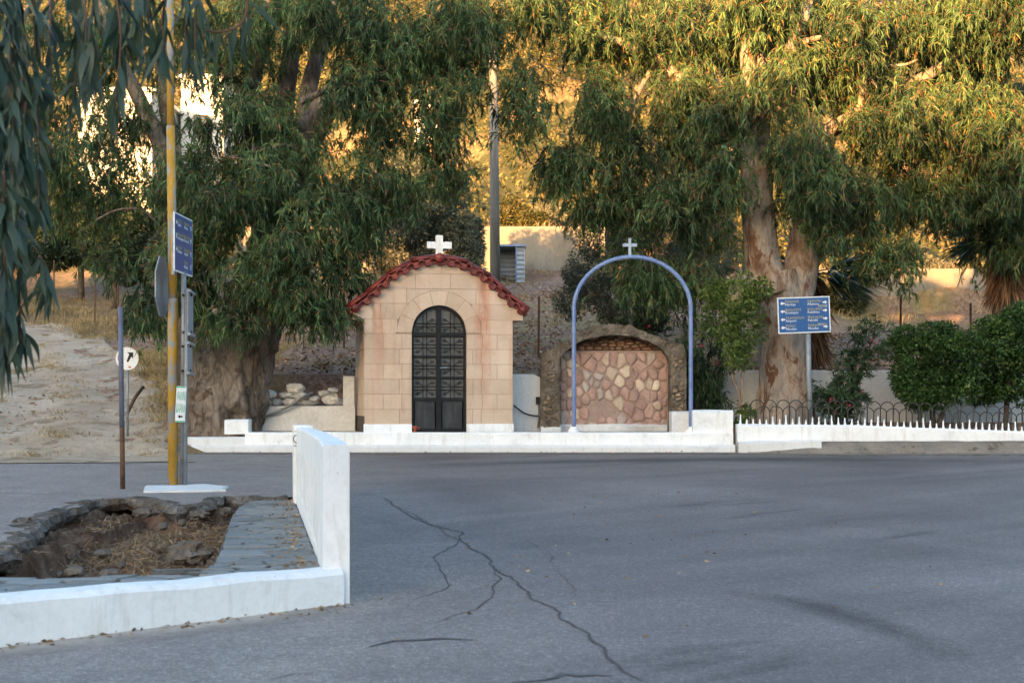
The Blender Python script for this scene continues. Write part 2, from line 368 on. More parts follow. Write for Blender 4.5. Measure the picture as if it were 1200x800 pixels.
# crust: the broken slab edge around the pit
mb = MB(); prof = []
n = len(rimr)
for i, p in enumerate(rimr):
    a = rimr[max(i-5, 0)]; b = rimr[min(i+5, n-1)]; t = (b-a).normalized(); nin = Vector((-t.y, t.x))    # towards the pit
    nin = Vector((t.y, -t.x)) if pointin(p + Vector((t.y, -t.x))*0.05, [(v.x, v.y) for v in hole]) else Vector((-t.y, t.x))
    q = lambda k: noise.noise(Vector((p.x*5, p.y*5, k)))
    z = zr(p.y); out = -nin
    th = 0.12 + 0.05*q(1)
    ring = [(p + out*(0.13+0.16*q(7)), z+0.004), (p + out*0.05, z+0.012+0.05*q(2)), (p + nin*(0.02+0.05*q(3)), z+0.0+0.03*q(4)),
            (p + nin*(0.06+0.05*q(5)), z-th*0.45), (p + nin*0.01, z-th), (p + out*0.35, z-th-0.1)]
    prof.append([Vector((a_.x, a_.y, z_)) for a_, z_ in ring])
k = len(prof[0])
mb.add([v for r in prof for v in r], [(i*k+j, i*k+j+1, (i+1)*k+j+1, (i+1)*k+j) for i in range(n-1) for j in range(k-1)])
crust = mb.build('broken_edge', M['crust'], road)
# cracks and tar stains in the road
def strip(name, pix, w, mat, z=0.004, seed=1, amp=0.05, parent=road, step=0.07):
    pts = ragged([G(*p) for p in pix], step, amp, seed); L = []; n = len(pts)
    for i, p in enumerate(pts):
        t = (pts[min(i+1, n-1)] - pts[max(i-1, 0)]).normalized(); s = Vector((-t.y, t.x))
        ww = w*(0.55+0.7*abs(noise.noise(Vector((p.x*4, p.y*4, seed)))))*(min(1, (i+1)/6, (n-i)/6))
        L += [(*(p+s*ww), zr((p+s*ww).y)+z), (*(p-s*ww), zr((p-s*ww).y)+z)]
    mb = MB(); mb.add(L, [(2*i, 2*i+1, 2*i+3, 2*i+2) for i in range(n-1)]); return mb.build(name, mat, parent)
M['tar'] = surf('crack_tar', [(0.075,0.067,0.064),(0.105,0.094,0.09)], 8, 0.8, 0.5, 0.01, 40, world=True)
M['stain'] = surf('oil_stain', [(0.058,0.057,0.057),(0.085,0.083,0.082)], 3, 0.6, 0.3, 0.01, 40, world=True)
strip('crack', [(452,583),(463,593),(487,607),(512,616),(537,623),(541,633),(567,653),(583,667),(607,683),(627,703),(660,723),(687,743),(713,767),(762,802)], 0.011, M['tar'], seed=2)
strip('crack', [(583,667),(583,683),(573,700),(557,713),(503,731)], 0.007, M['tar'], seed=3)
strip('crack', [(470,594),(500,612),(537,633),(510,650),(509,663),(527,683),(515,692),(480,705)], 0.006, M['tar'], seed=4)
strip('crack', [(610,630),(640,645),(650,665),(675,690),(668,702)], 0.003, M['tar'], seed=5)
strip('stain', [(432,758),(470,752),(520,748),(560,750)], 0.045, M['stain'], seed=6, amp=0.1)
strip('stain', [(600,800),(650,790),(720,792)], 0.05, M['stain'], seed=8, amp=0.1)
strip('stain', [(318,796),(345,790),(372,788)], 0.02, M['tar'], seed=9, amp=0.05)
def smear(name, pix, w, mat, z):
    pts = curve_pts([Vector((G(*p).x, G(*p).y, 0)) for p in pix], 8); K_ = 7; vs = []; cov = []; n_ = len(pts)
    for i, p in enumerate(pts):
        t = (pts[min(i+1, n_-1)]-pts[max(i-1, 0)]).normalized(); sd = Vector((-t.y, t.x, 0))
        for j in range(K_):
            u = -1+2*j/(K_-1); q = p+sd*u*w; vs.append((q.x, q.y, zr(q.y)+z)); cov.append((1-abs(u))*min(1, 3*i/n_, 3*(n_-1-i)/n_))
    mb = MB(); mb.add(vs, [(i*K_+j, i*K_+j+1, (i+1)*K_+j+1, (i+1)*K_+j) for i in range(n_-1) for j in range(K_-1)]); me = mb.mesh(name); at = me.attributes.new('cover', 'FLOAT', 'POINT'); at.data.foreach_set('value', cov)
    return link(name, me, mat, road)
SMEARS = [([(820,690),(920,702),(1000,724),(1070,748),(1160,790)], .22, 'tyre_gutter_dark'), ([(420,549),(650,541),(900,538),(1250,541)], .7, 'tyre_gutter_dark'),  # diagonal tyre skid, then a broad darker band along the far kerb
  ]
# dust along the far kerb and the gutter of the near walls
def verge(name, L, mat, flip=False, ends=4):
    K_ = 6; mb = MB(); mb.add([a.lerp(b, j/(K_-1)) for a, b in L for j in range(K_)], [(i*K_+j, i*K_+j+1, (i+1)*K_+j+1, (i+1)*K_+j) for i in range(len(L)-1) for j in range(K_-1)])
    me = mb.mesh(name); at = me.attributes.new('cover', 'FLOAT', 'POINT'); n_ = len(L)
    at.data.foreach_set('value', [((j if flip else K_-1-j)/(K_-1))*min(1, i/ends, (n_-1-i)/ends) for i in range(n_) for j in range(K_)])
    o = link(name, me, mat); o['kind'] = 'structure'; return o
def patchy(m, lo=0.30, soft=0.2, top=1.0):
    nt = m.node_tree; n = nt.nodes; l = nt.links; b = n['Principled BSDF']; P = n.new('ShaderNodeNewGeometry').outputs['Position']
    at = n.new('ShaderNodeAttribute'); at.attribute_name = 'cover'; a = nz(nt, 6, 8, 0.75, P, 0.5)
    ad = n.new('ShaderNodeMath'); ad.operation = 'ADD'; l.new(at.outputs['Fac'], ad.inputs[0]); l.new(a, ad.inputs[1])
    mr = n.new('ShaderNodeMapRange'); mr.inputs[1].default_value = 0.45+lo; mr.inputs[2].default_value = 0.45+lo+soft; mr.inputs[4].default_value = top; mr.clamp = True; l.new(ad.outputs[0], mr.inputs[0]); l.new(mr.outputs[0], b.inputs['Alpha']); return m
M['gutter'] = patchy(surf('gutter_dust', [(0.40,0.34,0.295),(0.50,0.435,0.38),(0.60,0.53,0.47)], 1.4, 0.74, 0.5, 0.01, 60, world=True, spec=0.4), -0.02, 0.8, 0.9)
M['tyre_gutter_dark'] = patchy(surf('tyre_gutter_mark', [(0.075,0.070,0.069),(0.095,0.088,0.086)], 3, 0.7, 0.2, 0.005, 60, world=True), 0.15, 0.9, 0.40)
M['worn_pale'] = patchy(surf('worn_asphalt', [(0.24,0.205,0.185),(0.30,0.26,0.235)], 3, 0.74, 0.3, 0.005, 60, world=True, spec=0.4), 0.05, 0.9, 0.55)
for k_s, (a_, b_, c_) in enumerate(SMEARS): smear('tyre_gutter_mark' if c_ == 'tyre_gutter_dark' else 'worn_patch', a_, b_, M[c_], 0.0016+0.0003*k_s)
M['berm'] = surf('roadside_earth', [(0.17,0.145,0.12),(0.25,0.215,0.18),(0.34,0.295,0.25)], 1.4, 0.95, 0.7, 0.03, 22, spots=(4, 0.60, (0.13,0.10,0.075)), world=True, spec=0.1)
patchy(M['dust'], 0.2)
L = []; BM = []
for i in range(160):
    x = -5.2 + i*0.1; fr = 22.35 + 0.14*noise.noise(Vector((x*1.3, 0, 3))) + 0.1*noise.noise(Vector((x*4, 0, 3))) - 0.35*float(smooth(3.6, 5, np.array(x))); up = 0.17*float(smooth(3.7, 5.0, np.array(x)))
    L.append((Vector((x, fr, zr(fr)+0.003)), Vector((x, 23.06, zr(23.06)+0.004))))
    if x > 3.62:
        f2_ = 22.72+0.10*noise.noise(Vector((x*2.1, 7, 3)))+0.06*noise.noise(Vector((x*7, 7, 3))); BM.append([Vector((x, f2_, zr(f2_)-0.03)), Vector((x, f2_+0.04, zr(f2_)+0.012)), Vector((x, 22.92, zr(22.9)+0.02+up*0.6+0.02*noise.noise(Vector((x*3, 1, 1))))), Vector((x, 23.06, zr(23.06)+0.03+up)), Vector((x, 23.1, zr(23)-0.05))])
verge('roadside_dust', L, M['dust'], True)
mb = MB(); mb.add([v for q in BM for v in q], [(i*5+j, i*5+j+1, (i+1)*5+j+1, (i+1)*5+j) for i in range(len(BM)-1) for j in range(4)]); o = mb.build('roadside_berm', M['berm'], None, True); o['kind'] = 'structure'
L = []
for i in range(62):
    t = i/61; p = KA.lerp(KB, t); nrm = Vector((0.64, -0.77)); wv = 0.32+0.12*noise.noise(Vector((t*30, 1, 0)))+0.06*noise.noise(Vector((t*90, 1, 0)))
    q = p + nrm*wv; L.append((Vector((p.x-0.02, p.y, zr(p.y)+0.004)), Vector((q.x, q.y, zr(q.y)+0.003))))
verge('gutter_dust', L, M['gutter']); L = []
for i in range(60):
    t = i/59; p = WN.lerp(WF, t) + Vector((0.06, -0.0)); wv = 1.3+0.4*noise.noise(Vector((t*9, 4, 0)))+0.08*noise.noise(Vector((t*60, 1, 0)))
    L.append((Vector((p.x, p.y, zr(p.y)+0.0055)), Vector((p.x+wv, p.y-0.05, zr(p.y-0.05)+0.0055))))

# dirt track climbing to the left
path = curve_pts([(-6.9,20.4,0),(-7.35,24,0),(-8.8,29,0),(-11,34,0),(-14.5,38.5,0),(-20,42,0),(-28,44,0)], 40)
hwid = np.interp(np.linspace(0, 1, len(path)), [0,.12,.3,.5,.7,1], [2.5,1.75,1.55,1.5,1.5,1.6])
vs = []; fs = []; K = 41
for i, p in enumerate(path):
    t = (path[min(i+1, len(path)-1)] - path[max(i-1, 0)]).normalized(); s = Vector((t.y, -t.x, 0))
    for j in range(K):
        u = -1 + 2*j/(K-1); q = p + s*u*hwid[i]*(1+0.16*noise.noise(Vector((p.x*2, p.y*2, u*3))))
        z = float(zt(q.x, max(q.y, 20.9)))+0.035+0.022*math.cos(u*6.28)+0.02*noise.noise(Vector((q.x*2.2, q.y*2.2, 1)))+0.012*noise.noise(Vector((q.x*7, q.y*7, 1))) - (0.08 if abs(u) == 1 else 0)
        z = max(z, zr(min(q.y, 22.8))+0.012)
        vs.append((q.x, q.y, z))
for i in range(len(path)-1):
    for j in range(K-1): fs.append((i*K+j, i*K+j+1, (i+1)*K+j+1, (i+1)*K+j))
mb = MB(); mb.add(vs, fs); trk = mb.build('dirt_track', M['dirt'], None, True); trk['kind'] = 'structure'

# ------------------------------------------------------------------ paved corner: low kerb wall, parapet, slate, pit
SZ = 0.43
mb = MB(); t = (KB-KA).normalized(); nn = Vector((-t.y, t.x))
prev = None
secs = []
for i in range(41):
    p = KA.lerp(KB, i/40); z0 = zr(p.y)-0.1; w1 = 0.012*noise.noise(Vector((i*0.4, 0, 0))); w2 = 0.01*noise.noise(Vector((i*0.5, 5, 0)))
    q = p+nn*0.21; top = SZ+0.03+w2
    secs.append([(p.x+w1, p.y, z0), (p.x+w1, p.y+w1, top-0.03), (p.x+nn.x*0.03, p.y+nn.y*0.03, top), (q.x-nn.x*0.03, q.y-nn.y*0.03, top+0.004), (q.x, q.y, top-0.02), (q.x, q.y, z0)])
mb.add([v for s in secs for v in s], [(i*6+j, i*6+j+1, (i+1)*6+j+1, (i+1)*6+j) for i in range(40) for j in range(5)] + [tuple(range(6)), tuple(range(245, 239, -1))])
kw = mb.build('low_kerb_wall', M['white'], None, True, crisp=True); tag(kw, 'low whitewashed kerb wall edging the slate paving beside the road', 'kerb wall')
# parapet
PW = empty('parapet_wall', (WN.x, WN.y, zr(WN.y)))
tag(PW, 'white parapet wall with slits, ending at the low kerb wall', 'wall')
d2 = (WF-WN); LW = d2.length; ang = math.atan2(d2.y, d2.x); PW.rotation_euler = (0, 0, ang)
wn = lambda s: np.interp(s, [0, 0.5, 1.6, 3.5, LW], [0.93, 0.945, 0.955, 0.955, 0.945])       # top above road at near end
base = lambda s: 0.03*s*math.sin(ang)
def wall_piece(name, s0, s1, za, zb, hw=0.073, parent=PW, mat=None, bev=0.012, n=None, top_fn=None, bot_fn=None):
    n = n or max(2, int((s1-s0)/0.12)); secs = []
    for i in range(n+1):
        s = s0+(s1-s0)*i/n; zt_ = top_fn(s) if top_fn else zb; zb_ = bot_fn(s) if bot_fn else za
        j = lambda k: 0.007*noise.noise(Vector((s*3, k, s0)))
        secs.append([(s,-hw+j(1),zb_),(s,-hw+j(2),zt_-bev),(s,-hw+bev,zt_+j(3)),(s,hw-bev,zt_+j(4)),(s,hw+j(5),zt_-bev),(s,hw+j(6),zb_)])
    mb = MB(); mb.add([v for q in secs for v in q], [(i*6+j, i*6+(j+1) % 6, (i+1)*6+(j+1) % 6, (i+1)*6+j) for i in range(n) for j in range(6)] + [tuple(range(6)), tuple(n*6+5-k for k in range(6))])
    return mb.build(name, mat or M['white'], parent, True, crisp=True)
wall_piece('pier', 0, 0.75, -0.15, 1, 0.078, top_fn=lambda s: wn(s))
wall_piece('plinth', 0.75, LW-0.5, -0.1, 1, 0.073, top_fn=lambda s: base(s)+0.20, bot_fn=lambda s: base(s)-0.3)
wall_piece('rail', 0.75, LW-0.5, 0, 1, 0.073, top_fn=lambda s: wn(s), bot_fn=lambda s: wn(s)-0.22)
ns = 18
for i in range(ns):
    s = 0.75 + (LW-1.25)*(i+0.5)/ns
    wall_piece('baluster', s-0.125, s+0.125, 0, 1, 0.069, top_fn=lambda q: wn(q)-0.2, bot_fn=lambda q: base(q)+0.18, n=2, bev=0.005)
wall_piece('end_pier', LW-0.5, LW, -0.1, 1, 0.095, top_fn=lambda s: wn(s)+0.02, bot_fn=lambda s: base(s)-0.3)
M['rust'] = surf('rusty_iron', [(0.05,0.03,0.022),(0.11,0.055,0.03),(0.16,0.09,0.05)], 12, 0.8, 0.4, 0.004, 60)
M['wire'] = surf('galvanised_wire', [(0.20,0.20,0.20),(0.34,0.34,0.34)], 20, 0.5, 0.2, 0.002, 60, metal=0.5)
wp = W(352, 514, 14.7); mb = MB()
mb.tube([wp + Vector((0.05*math.cos(a)-0.02, 0, 0.045*math.sin(a))) for a in np.linspace(0.4, 6.0, 14)], 0.007, 5)
mb.tube([wp + Vector((-0.06,0,-0.07)), wp + Vector((0.12,0.05,-0.075))], 0.007, 5); mb.tube([wp+Vector((0.03,0,-0.03)), wp + Vector((0.13,0.05,0.01))], 0.007, 5)
o = mb.build('wire_loop', M['wire']); tag(o, 'bent wire loop sticking out of the parapet wall end', 'wire')
# slate platform
WL = lambda t: WN.lerp(WF, t) + Vector((-0.075, 0))
pit_r = [W(243,675,0), W(252,660,0), W(262,632,0), W(272,606,0), W(277,594,0)]
def S(px, py):                        # pixel -> slate level
    d = (CZ-SZ)*F/(py-HY); return Vector(((px-600)*d/F, d))
Kin = lambda t: KA.lerp(KB, t) + nn*0.19
front_e = [S(-330,676), S(-100,677.5), S(60,676.5), S(150,674), S(243,673)]
right_e = [S(252,655), S(262,630), S(270,607), S(278,594), S(288,588)]
slate_poly = [Kin(0), Kin(0.98), WL(0.0)+Vector((0,0.05)), WL(0.99), Vector((-2.66, 15.12))] + list(reversed(right_e)) + list(reversed(ragged([(p.x,p.y) for p in front_e], 0.2, 0.03, 4)))
sp2 = [(p.x, p.y) for p in slate_poly]
if area(sp2) < 0: sp2 = sp2[::-1]
plat = empty('slate_paving', (0,0,0)); plat['kind'] = 'structure'
mb = MB(); v3 = [Vector((p[0], p[1], 0)) for p in sp2]
tt = tessellate_polygon([v3]); nP = len(sp2)
mb.add([(p[0], p[1], SZ-0.014) for p in sp2] + [(p[0], p[1], SZ-0.30) for p in sp2], [t for t in tt] + [(i, (i+1) % nP, (i+1) % nP + nP, i+nP) for i in range(nP)])
mb.build('bed', M['slate_bed'], plat)
xs = [p[0] for p in sp2]; ys = [p[1] for p in sp2]
random.seed(11)
pts = spread(230, -4.6, max(xs), 6.2, max(ys), 1.5, inside=lambda c: pointin(c, sp2))
for c in cells(pts, sp2, 1.5):
    if abs(area(c)) < 0.004: continue
    q = inset(c, 0.014, True, 0.12); dz = random.uniform(-0.004, 0.007)
    if area(q) < 0: q = q[::-1]
    cx = sum(p[0] for p in q)/len(q); cy = sum(p[1] for p in q)/len(q); nq = len(q)
    mb = MB(); mb.add([(x-cx, y-cy, -0.03) for x, y in q] + [(x-cx, y-cy, -0.003) for x, y in q] + [((x-cx)*0.95, (y-cy)*0.95, random.uniform(-.001,.002)) for x, y in q],
        [(i, (i+1) % nq, (i+1) % nq+nq, i+nq) for i in range(nq)] + [(i+nq, (i+1) % nq+nq, (i+1) % nq+2*nq, i+2*nq) for i in range(nq)] + [tuple(range(2*nq, 3*nq))])
    o = mb.build('slate_slab', M['slate'], plat); o.location = (cx, cy, SZ+dz)
# soil in the pit
px_ = np.arange(-7.2, -1.9, 0.045); py_ = np.arange(6.0, 15.3, 0.05); PX, PY = np.meshgrid(px_, py_)
RX = np.array([p.x for p in rimr]); RY = np.array([p.y for p in rimr]); ORD = np.argsort(RX); rimy = np.interp(PX, RX[ORD], RY[ORD])
dist = np.clip(rimy-PY, 0, 9)
PZ = 0.03*rimy - 0.10 - 0.16*smooth(-0.05, 0.25, dist) - 0.07*np.clip(dist-0.2, 0, 3) + 0.07*smooth(-4.1, -2.9, PX)*smooth(0.1, 0.8, dist)
nzv = np.array([noise.fractal(Vector((x*1.7, y*1.7, 2)), 1.0, 2.0, 5) for x, y in zip(PX.ravel(), PY.ravel())]).reshape(PX.shape)
PZ = PZ + 0.075*nzv + rng.normal(0, 0.008, PX.shape); PZ = np.minimum(PZ, 0.03*PY-0.06)
def soil_z(x, y):
    i = int(np.clip((y-6.0)/0.05, 0, len(py_)-1)); j = int(np.clip((x+7.2)/0.045, 0, len(px_)-1)); return float(PZ[i, j])
ii = np.arange(PX.size).reshape(PX.shape)
o = link('pit_soil', np_mesh('pit_soil', np.stack([PX, PY, PZ], -1).reshape(-1, 3), np.stack([ii[:-1,:-1], ii[:-1,1:], ii[1:,1:], ii[1:,:-1]], -1).reshape(-1, 4)), M['soil'], None, True); o['kind'] = 'structure'
# rocks lying in the pit: (px, py, width px, height px, label)
for k, (px, py, w, h, lab) in enumerate([
    (222,648,50,34,'large dark lumpy boulder in the pit beside the slate paving'),
    (88,669,26,14,'dark rounded stone low in the pit against the paving edge'),
    (128,671,24,12,'flat tan stone low in the pit against the paving edge'),
    (142,661,12,10,'small pale grey egg shaped stone in the pit'),
    (120,648,22,11,'flat grey slab stone halfway up the pit soil'),
    (191,616,15,10,'pale grey cobble under the broken concrete lip of the pit'),
    (213,612,12,9,'round grey cobble beside the broken lip of the pit'),
    (265,599,19,12,'dark loose lump of broken asphalt on the slate corner'),
    (8,655,34,34,'grey weathered concrete chunk at the left rim of the pit'),
    (52,631,10,6,'small pale stone under the overhanging road edge'),
    (70,672,8,9,'small whitish pebble standing low in the pit'),
    (28,612,30,14,'broken grey concrete chunk lying on the pit rim'),
    (170,600,30,12,'thick grey slab of broken concrete jutting over the pit'),
    (232,603,26,12,'cracked concrete slab piece under the pole footing')]):
    dd = {0: 11.6, 1: 11.2, 2: 11.3, 3: 11.5, 4: 12.2, 5: 13.0, 6: 13.2, 7: 13.9, 8: 10.9, 9: 12.8, 10: 11.3, 11: 12.9, 12: 13.95, 13: 13.9}[k]
    c = W(px, py, dd); s = dd/F
    me = rock_mesh(k+1, 3, w*s/2, w*s/2*0.8, h*s/2, 0.55 if k in (0, 7, 8, 11, 12, 13) else 0.32, 2.1)
    o = link('rock', me, M['crust'] if k in (7, 8, 11, 12, 13) else M['rock'], None, k not in (0, 7, 8, 11, 12, 13)); o.location = c; o.rotation_euler = (0, 0, 0.3*k if k < 8 else 0); tag(o, lab, 'rock', 'loose stones in the broken pit')
# ------------------------------------------------------------------ white pavement in front of the shrine
PZ0 = 1.005
pav = empty('pavement', (0, 23, 0)); pav['kind'] = 'structure'
def run(name, x0, x1, y0, y1, z0, z1, mat, parent, bev=0.02, amp=0.012, n=None, loc=(0,0,0), ztop=None):
    n = n or max(4, int((x1-x0)/0.12)); secs = []
    for i in range(n+1):
        x = x0+(x1-x0)*i/n; e = 0.6 if i in (0, n) else 1
        j = lambda k: amp*noise.noise(Vector((x*1.9, k*3.3, y0)))+0.4*amp*noise.noise(Vector((x*7, k*3.3, y0)))
        t1 = ztop(x) if ztop else z1
        secs.append([(x, y0+j(1), z0), (x, y0+j(2), t1-bev), (x, y0+bev, t1+j(3)*0.6), (x, y1, t1+j(4)*0.6), (x, y1, z0)])
    mb = MB(); mb.add([v for q in secs for v in q], [(i*5+j, i*5+(j+1) % 5, (i+1)*5+(j+1) % 5, (i+1)*5+j) for i in range(n) for j in range(5)] + [tuple(range(5)), tuple(n*5+4-k for k in range(5))])
    o = mb.build(name, mat, parent, True, crisp=True); return o
run('lower_kerb', -5.28, 3.54, -0.02, 0.3, 0.55, 0.81, M['white_old'], pav, 0.035, 0.02)
run('upper_step', -4.25, 3.52, 0.075, 0.42, 0.6, PZ0, M['white'], pav, 0.02, 0.012)
mb = MB(); mb.box(-4.3, 3.55, 0.42, 3.3, 0.5, PZ0-0.006); mb.box(-4.3,-3.0,0.43,3.3,PZ0-0.006,PZ0-0.001); mb.build('floor', M['floor_conc'], pav)
run('kerb_end', -5.28, -4.25, 0.06, 0.32, 0.6, 0.93, M['white_old'], pav, 0.03, 0.02)
def wblock(name, px0, px1, py0, py1, d, th, lab, mat='white', amp=0.015):
    a = W(px0, py1, d); b = W(px1, py0, d); root_z = a.z
    o = run(name, 0, b.x-a.x, 0, th, -0.02, b.z-a.z, M[mat], None, 0.035, amp, 8); o.location = (a.x, d, root_z)
    return tag(o, lab, 'block')
wblock('concrete_block', 263, 291, 491.5, 507, 23.25, 0.3, 'small white painted block on the kerb beside the big tree trunk')
wblock('concrete_block', 812, 859, 480.5, 505, 23.15, 0.42, 'white painted block beside the right foot of the blue arch', amp=0.03)
wblock('concrete_block', 787, 811, 482, 505, 23.55, 0.4, 'bare grey block between niche and white block', 'wall_grey', 0.02)

# ------------------------------------------------------------------ shrine
STAIN = []
def block_mat():
    m, nt, n, l, b = nodes('tan_stone_blocks'); tc = n.new('ShaderNodeNewGeometry').outputs['Position']
    c = ramp(nt, nz(nt, 1.7, 6, 0.65, tc, 0.4), [(0.3, (0.47,0.345,0.25)), (0.5, (0.54,0.405,0.305)), (0.7, (0.61,0.475,0.375))])
    st = nz(nt, 1.0, 5, 0.6, tc, 0.2, (5.5, 1, 0.35)); c = mix(nt, ramp(nt, st, [(0.54, (0,0,0)), (0.68, (0.6,)*3)]), c, (0.52,0.29,0.19))
    st2 = nz(nt, 1.0, 6, 0.7, tc, 0.3, (4.0, 4.0, 0.5)); c = mix(nt, ramp(nt, st2, [(0.58, (0,0,0)), (0.76, (0.6,)*3)]), c, (0.29,0.22,0.165))
    g = nz(nt, 55, 4, 0.7, tc); c = mix(nt, 0.3, c, ramp(nt, g, [(0.3, (0.75,)*3), (0.6, (1.05,)*3)]), 'MULTIPLY')
    to = n.new('ShaderNodeTexCoord'); STAIN.append(to); sxyz = n.new('ShaderNodeSeparateXYZ'); l.new(to.outputs['Object'], sxyz.inputs[0])
    def mth(op, a, b_=None):
        q = n.new('ShaderNodeMath'); q.operation = op; q.use_clamp = op == 'MULTIPLY'
        for k_, v_ in enumerate((a, b_)):
            if v_ is None: continue
            if isinstance(v_, (int, float)): q.inputs[k_].default_value = v_
            else: l.new(v_, q.inputs[k_])
        return q.outputs[0]
    for (u0, w_, z0_, z1_, col_, amt) in ((-1.06, .045, 1.5, 2.35, (.14,.10,.075), 1.0), (.70, .06, 1.9, 2.5, (.14,.10,.08), 1.0), (.72, .15, .1, 2.2, (.48,.22,.14), .9), (-.98, .13, .1, 1.9, (.50,.26,.17), .75), (-.55, .05, .8, 1.9, (.52,.32,.22), .35)):
        dx_ = mth('ABSOLUTE', mth('ADD', mth('ADD', sxyz.outputs[0], mth('MULTIPLY', nz(nt, 3, 4, 0.6, tc, 0, (1, 1, .6)), .22)), -u0-.11))
        fx_ = n.new('ShaderNodeMapRange'); fx_.inputs[1].default_value = w_; fx_.inputs[2].default_value = w_*.15; l.new(dx_, fx_.inputs[0])
        fz_ = n.new('ShaderNodeMapRange'); fz_.inputs[1].default_value = z0_; fz_.inputs[2].default_value = z0_+(z1_-z0_)*.8; l.new(sxyz.outputs[2], fz_.inputs[0])
        c = mix(nt, mth('MULTIPLY', mth('MULTIPLY', fx_.outputs[0], fz_.outputs[0]), mth('MULTIPLY', ramp(nt, nz(nt, 9, 5, .7, tc), [(.3, (.3,)*3), (.6, (1,)*3)]), amt)), c, col_)
    oi = n.new('ShaderNodeObjectInfo'); hs = n.new('ShaderNodeHueSaturation'); mr = n.new('ShaderNodeMapRange'); mr.inputs[3].default_value = 0.93; mr.inputs[4].default_value = 1.06
    l.new(oi.outputs['Random'], mr.inputs[0]); l.new(mr.outputs[0], hs.inputs['Value']); l.new(c, hs.inputs['Color'])
    l.new(hs.outputs[0], b.inputs['Base Color']); b.inputs['Roughness'].default_value = 0.9; b.inputs['Specular IOR Level'].default_value = 0.2
    bump(nt, b, g, 0.35, 0.006); return m
M['block'] = block_mat()
M['joint'] = surf('block_joint', [(0.33,0.225,0.155),(0.42,0.30,0.215)], 5, 0.95, 0.2, 0.005, 40, world=True)
M['tile'] = surf('red_glazed_tile', [(0.10,0.016,0.012),(0.20,0.030,0.021),(0.29,0.060,0.036)], 7, 0.45, 0.25, 0.004, 40, spots=(8, 0.66, (0.06,0.025,0.018)), rnd=0.3, spec=0.5)
M['black'] = surf('black_painted_iron', [(0.006,0.006,0.007),(0.010,0.010,0.011),(0.018,0.018,0.02)], 9, 0.5, 0.15, 0.003, 50, spec=0.25)
def glass_mat():
    m, nt, n, l, b = nodes('dusty_glass'); b.inputs['Base Color'].default_value = (0.075,0.078,0.08,1); b.inputs['Roughness'].default_value = 0.4; b.inputs['Specular IOR Level'].default_value = 0.3
    tc = n.new('ShaderNodeTexCoord').outputs['Object']; l.new(ramp(nt, nz(nt, 5, 5, 0.6, tc), [(0.3, (0.085,0.085,0.085)), (0.7, (0.155,0.152,0.148))]), b.inputs['Base Color']); return m
M['glass'] = glass_mat()
M['kick'] = surf('worn_black_sheet', [(0.007,0.007,0.008),(0.014,0.014,0.015),(0.045,0.045,0.047)], 3, 0.45, 0.15, 0.003, 30, stretch=(4, 1, 0.8), spec=0.5)
TH = R(10.0)
SH = empty('shrine', (-1.175, 23.42, PZ0), TH)
tag(SH, 'small tan stone roadside shrine with arched red tile roof and black iron door', 'shrine')
STAIN[0].object = SH
HW, CW, DEP = 1.205, 1.385, 2.1
DR, DSP = 0.445, 1.60                      # door opening half width / spring height
R2 = 0.68                                  # outer radius of the voussoir ring
gprof = [(0,2.71),(.15,2.70),(.45,2.625),(.755,2.455),(1.0,2.215),(1.28,1.98),(1.42,1.90)]
oprof = [(0,2.84),(.15,2.83),(.45,2.755),(.755,2.585),(1.016,2.345),(1.28,2.105),(1.46,2.0)]
gz_ = lambda x: float(np.interp(abs(x), *zip(*gprof))); oz_ = lambda x: float(np.interp(abs(x), *zip(*oprof)))
def colpoly(x0, x1, z0, z1, low, n=14):
    xs_ = [x0+(x1-x0)*i/n for i in range(n+1)]; lo = []; hi = []
    for x in xs_:
        a = max(z0, low(x)); b = min(z1, gz_(x)-0.004)
        if b-a > 0.004: lo.append((x, a)); hi.append((x, b))
    if len(lo) < 2: return None
    def thin(p): return [p[0]]+[p[i] for i in range(1, len(p)-1) if abs((p[i][1]-p[i-1][1])*(p[i+1][0]-p[i][0])-(p[i+1][1]-p[i][1])*(p[i][0]-p[i-1][0])) > 1e-7]+[p[-1]]
    return thin(lo)+thin(hi)[::-1]
ring_low = lambda x: DSP+math.sqrt(max(R2**2-x*x, 0))+0.004 if abs(x) < R2 else -1
# core of the front wall (joint colour) and side, back walls
def front_core():
    mb = MB(); n = 60
    dl = lambda x: DSP+math.sqrt(max(DR**2-x*x, 0)) if abs(x) < DR else 0
    xs_ = sorted(set([-CW+0.01+(2*CW-0.02)*i/n for i in range(n+1)] + [-DR, DR, -DR+1e-4, DR-1e-4, -HW+0.01, HW-0.01, -HW+0.0099, HW-0.0099]))
    for a, b in zip(xs_[:-1], xs_[1:]):
        za, zb = dl(a+1e-6), dl(b-1e-6)
        if abs((a+b)/2) > HW-0.01: za = zb = 1.82
        P = [(a, za), (b, zb), (b, gz_(b)-0.01), (a, gz_(a)-0.01)]
        mb.prism(P, 0.006, 0.2)
    return mb
front_core().build('wall_core', M['joint'], SH)
mb = MB(); mb.box(-HW+0.006, -HW+0.2, 0.2, DEP, 0, 2.02); mb.box(HW-0.2, HW-0.006, 0.2, DEP, 0, 2.02); mb.prism([(-HW+.01,0),(HW-.01,0),(HW-.01,2.0),(0.6,2.45),(0,2.6),(-.6,2.45),(-HW+.01,2.0)], DEP-0.2, DEP-0.01)
mb.build('side_walls', M['joint'], SH)
for xa_, xb_ in ((-CW, -HW+0.003), (HW-0.003, CW-0.01)):
    mb = MB(); mb.box(xa_, xb_, 0.012, DEP+0.05, 1.81, 1.985); mb.build('cornice', M['block'], SH)
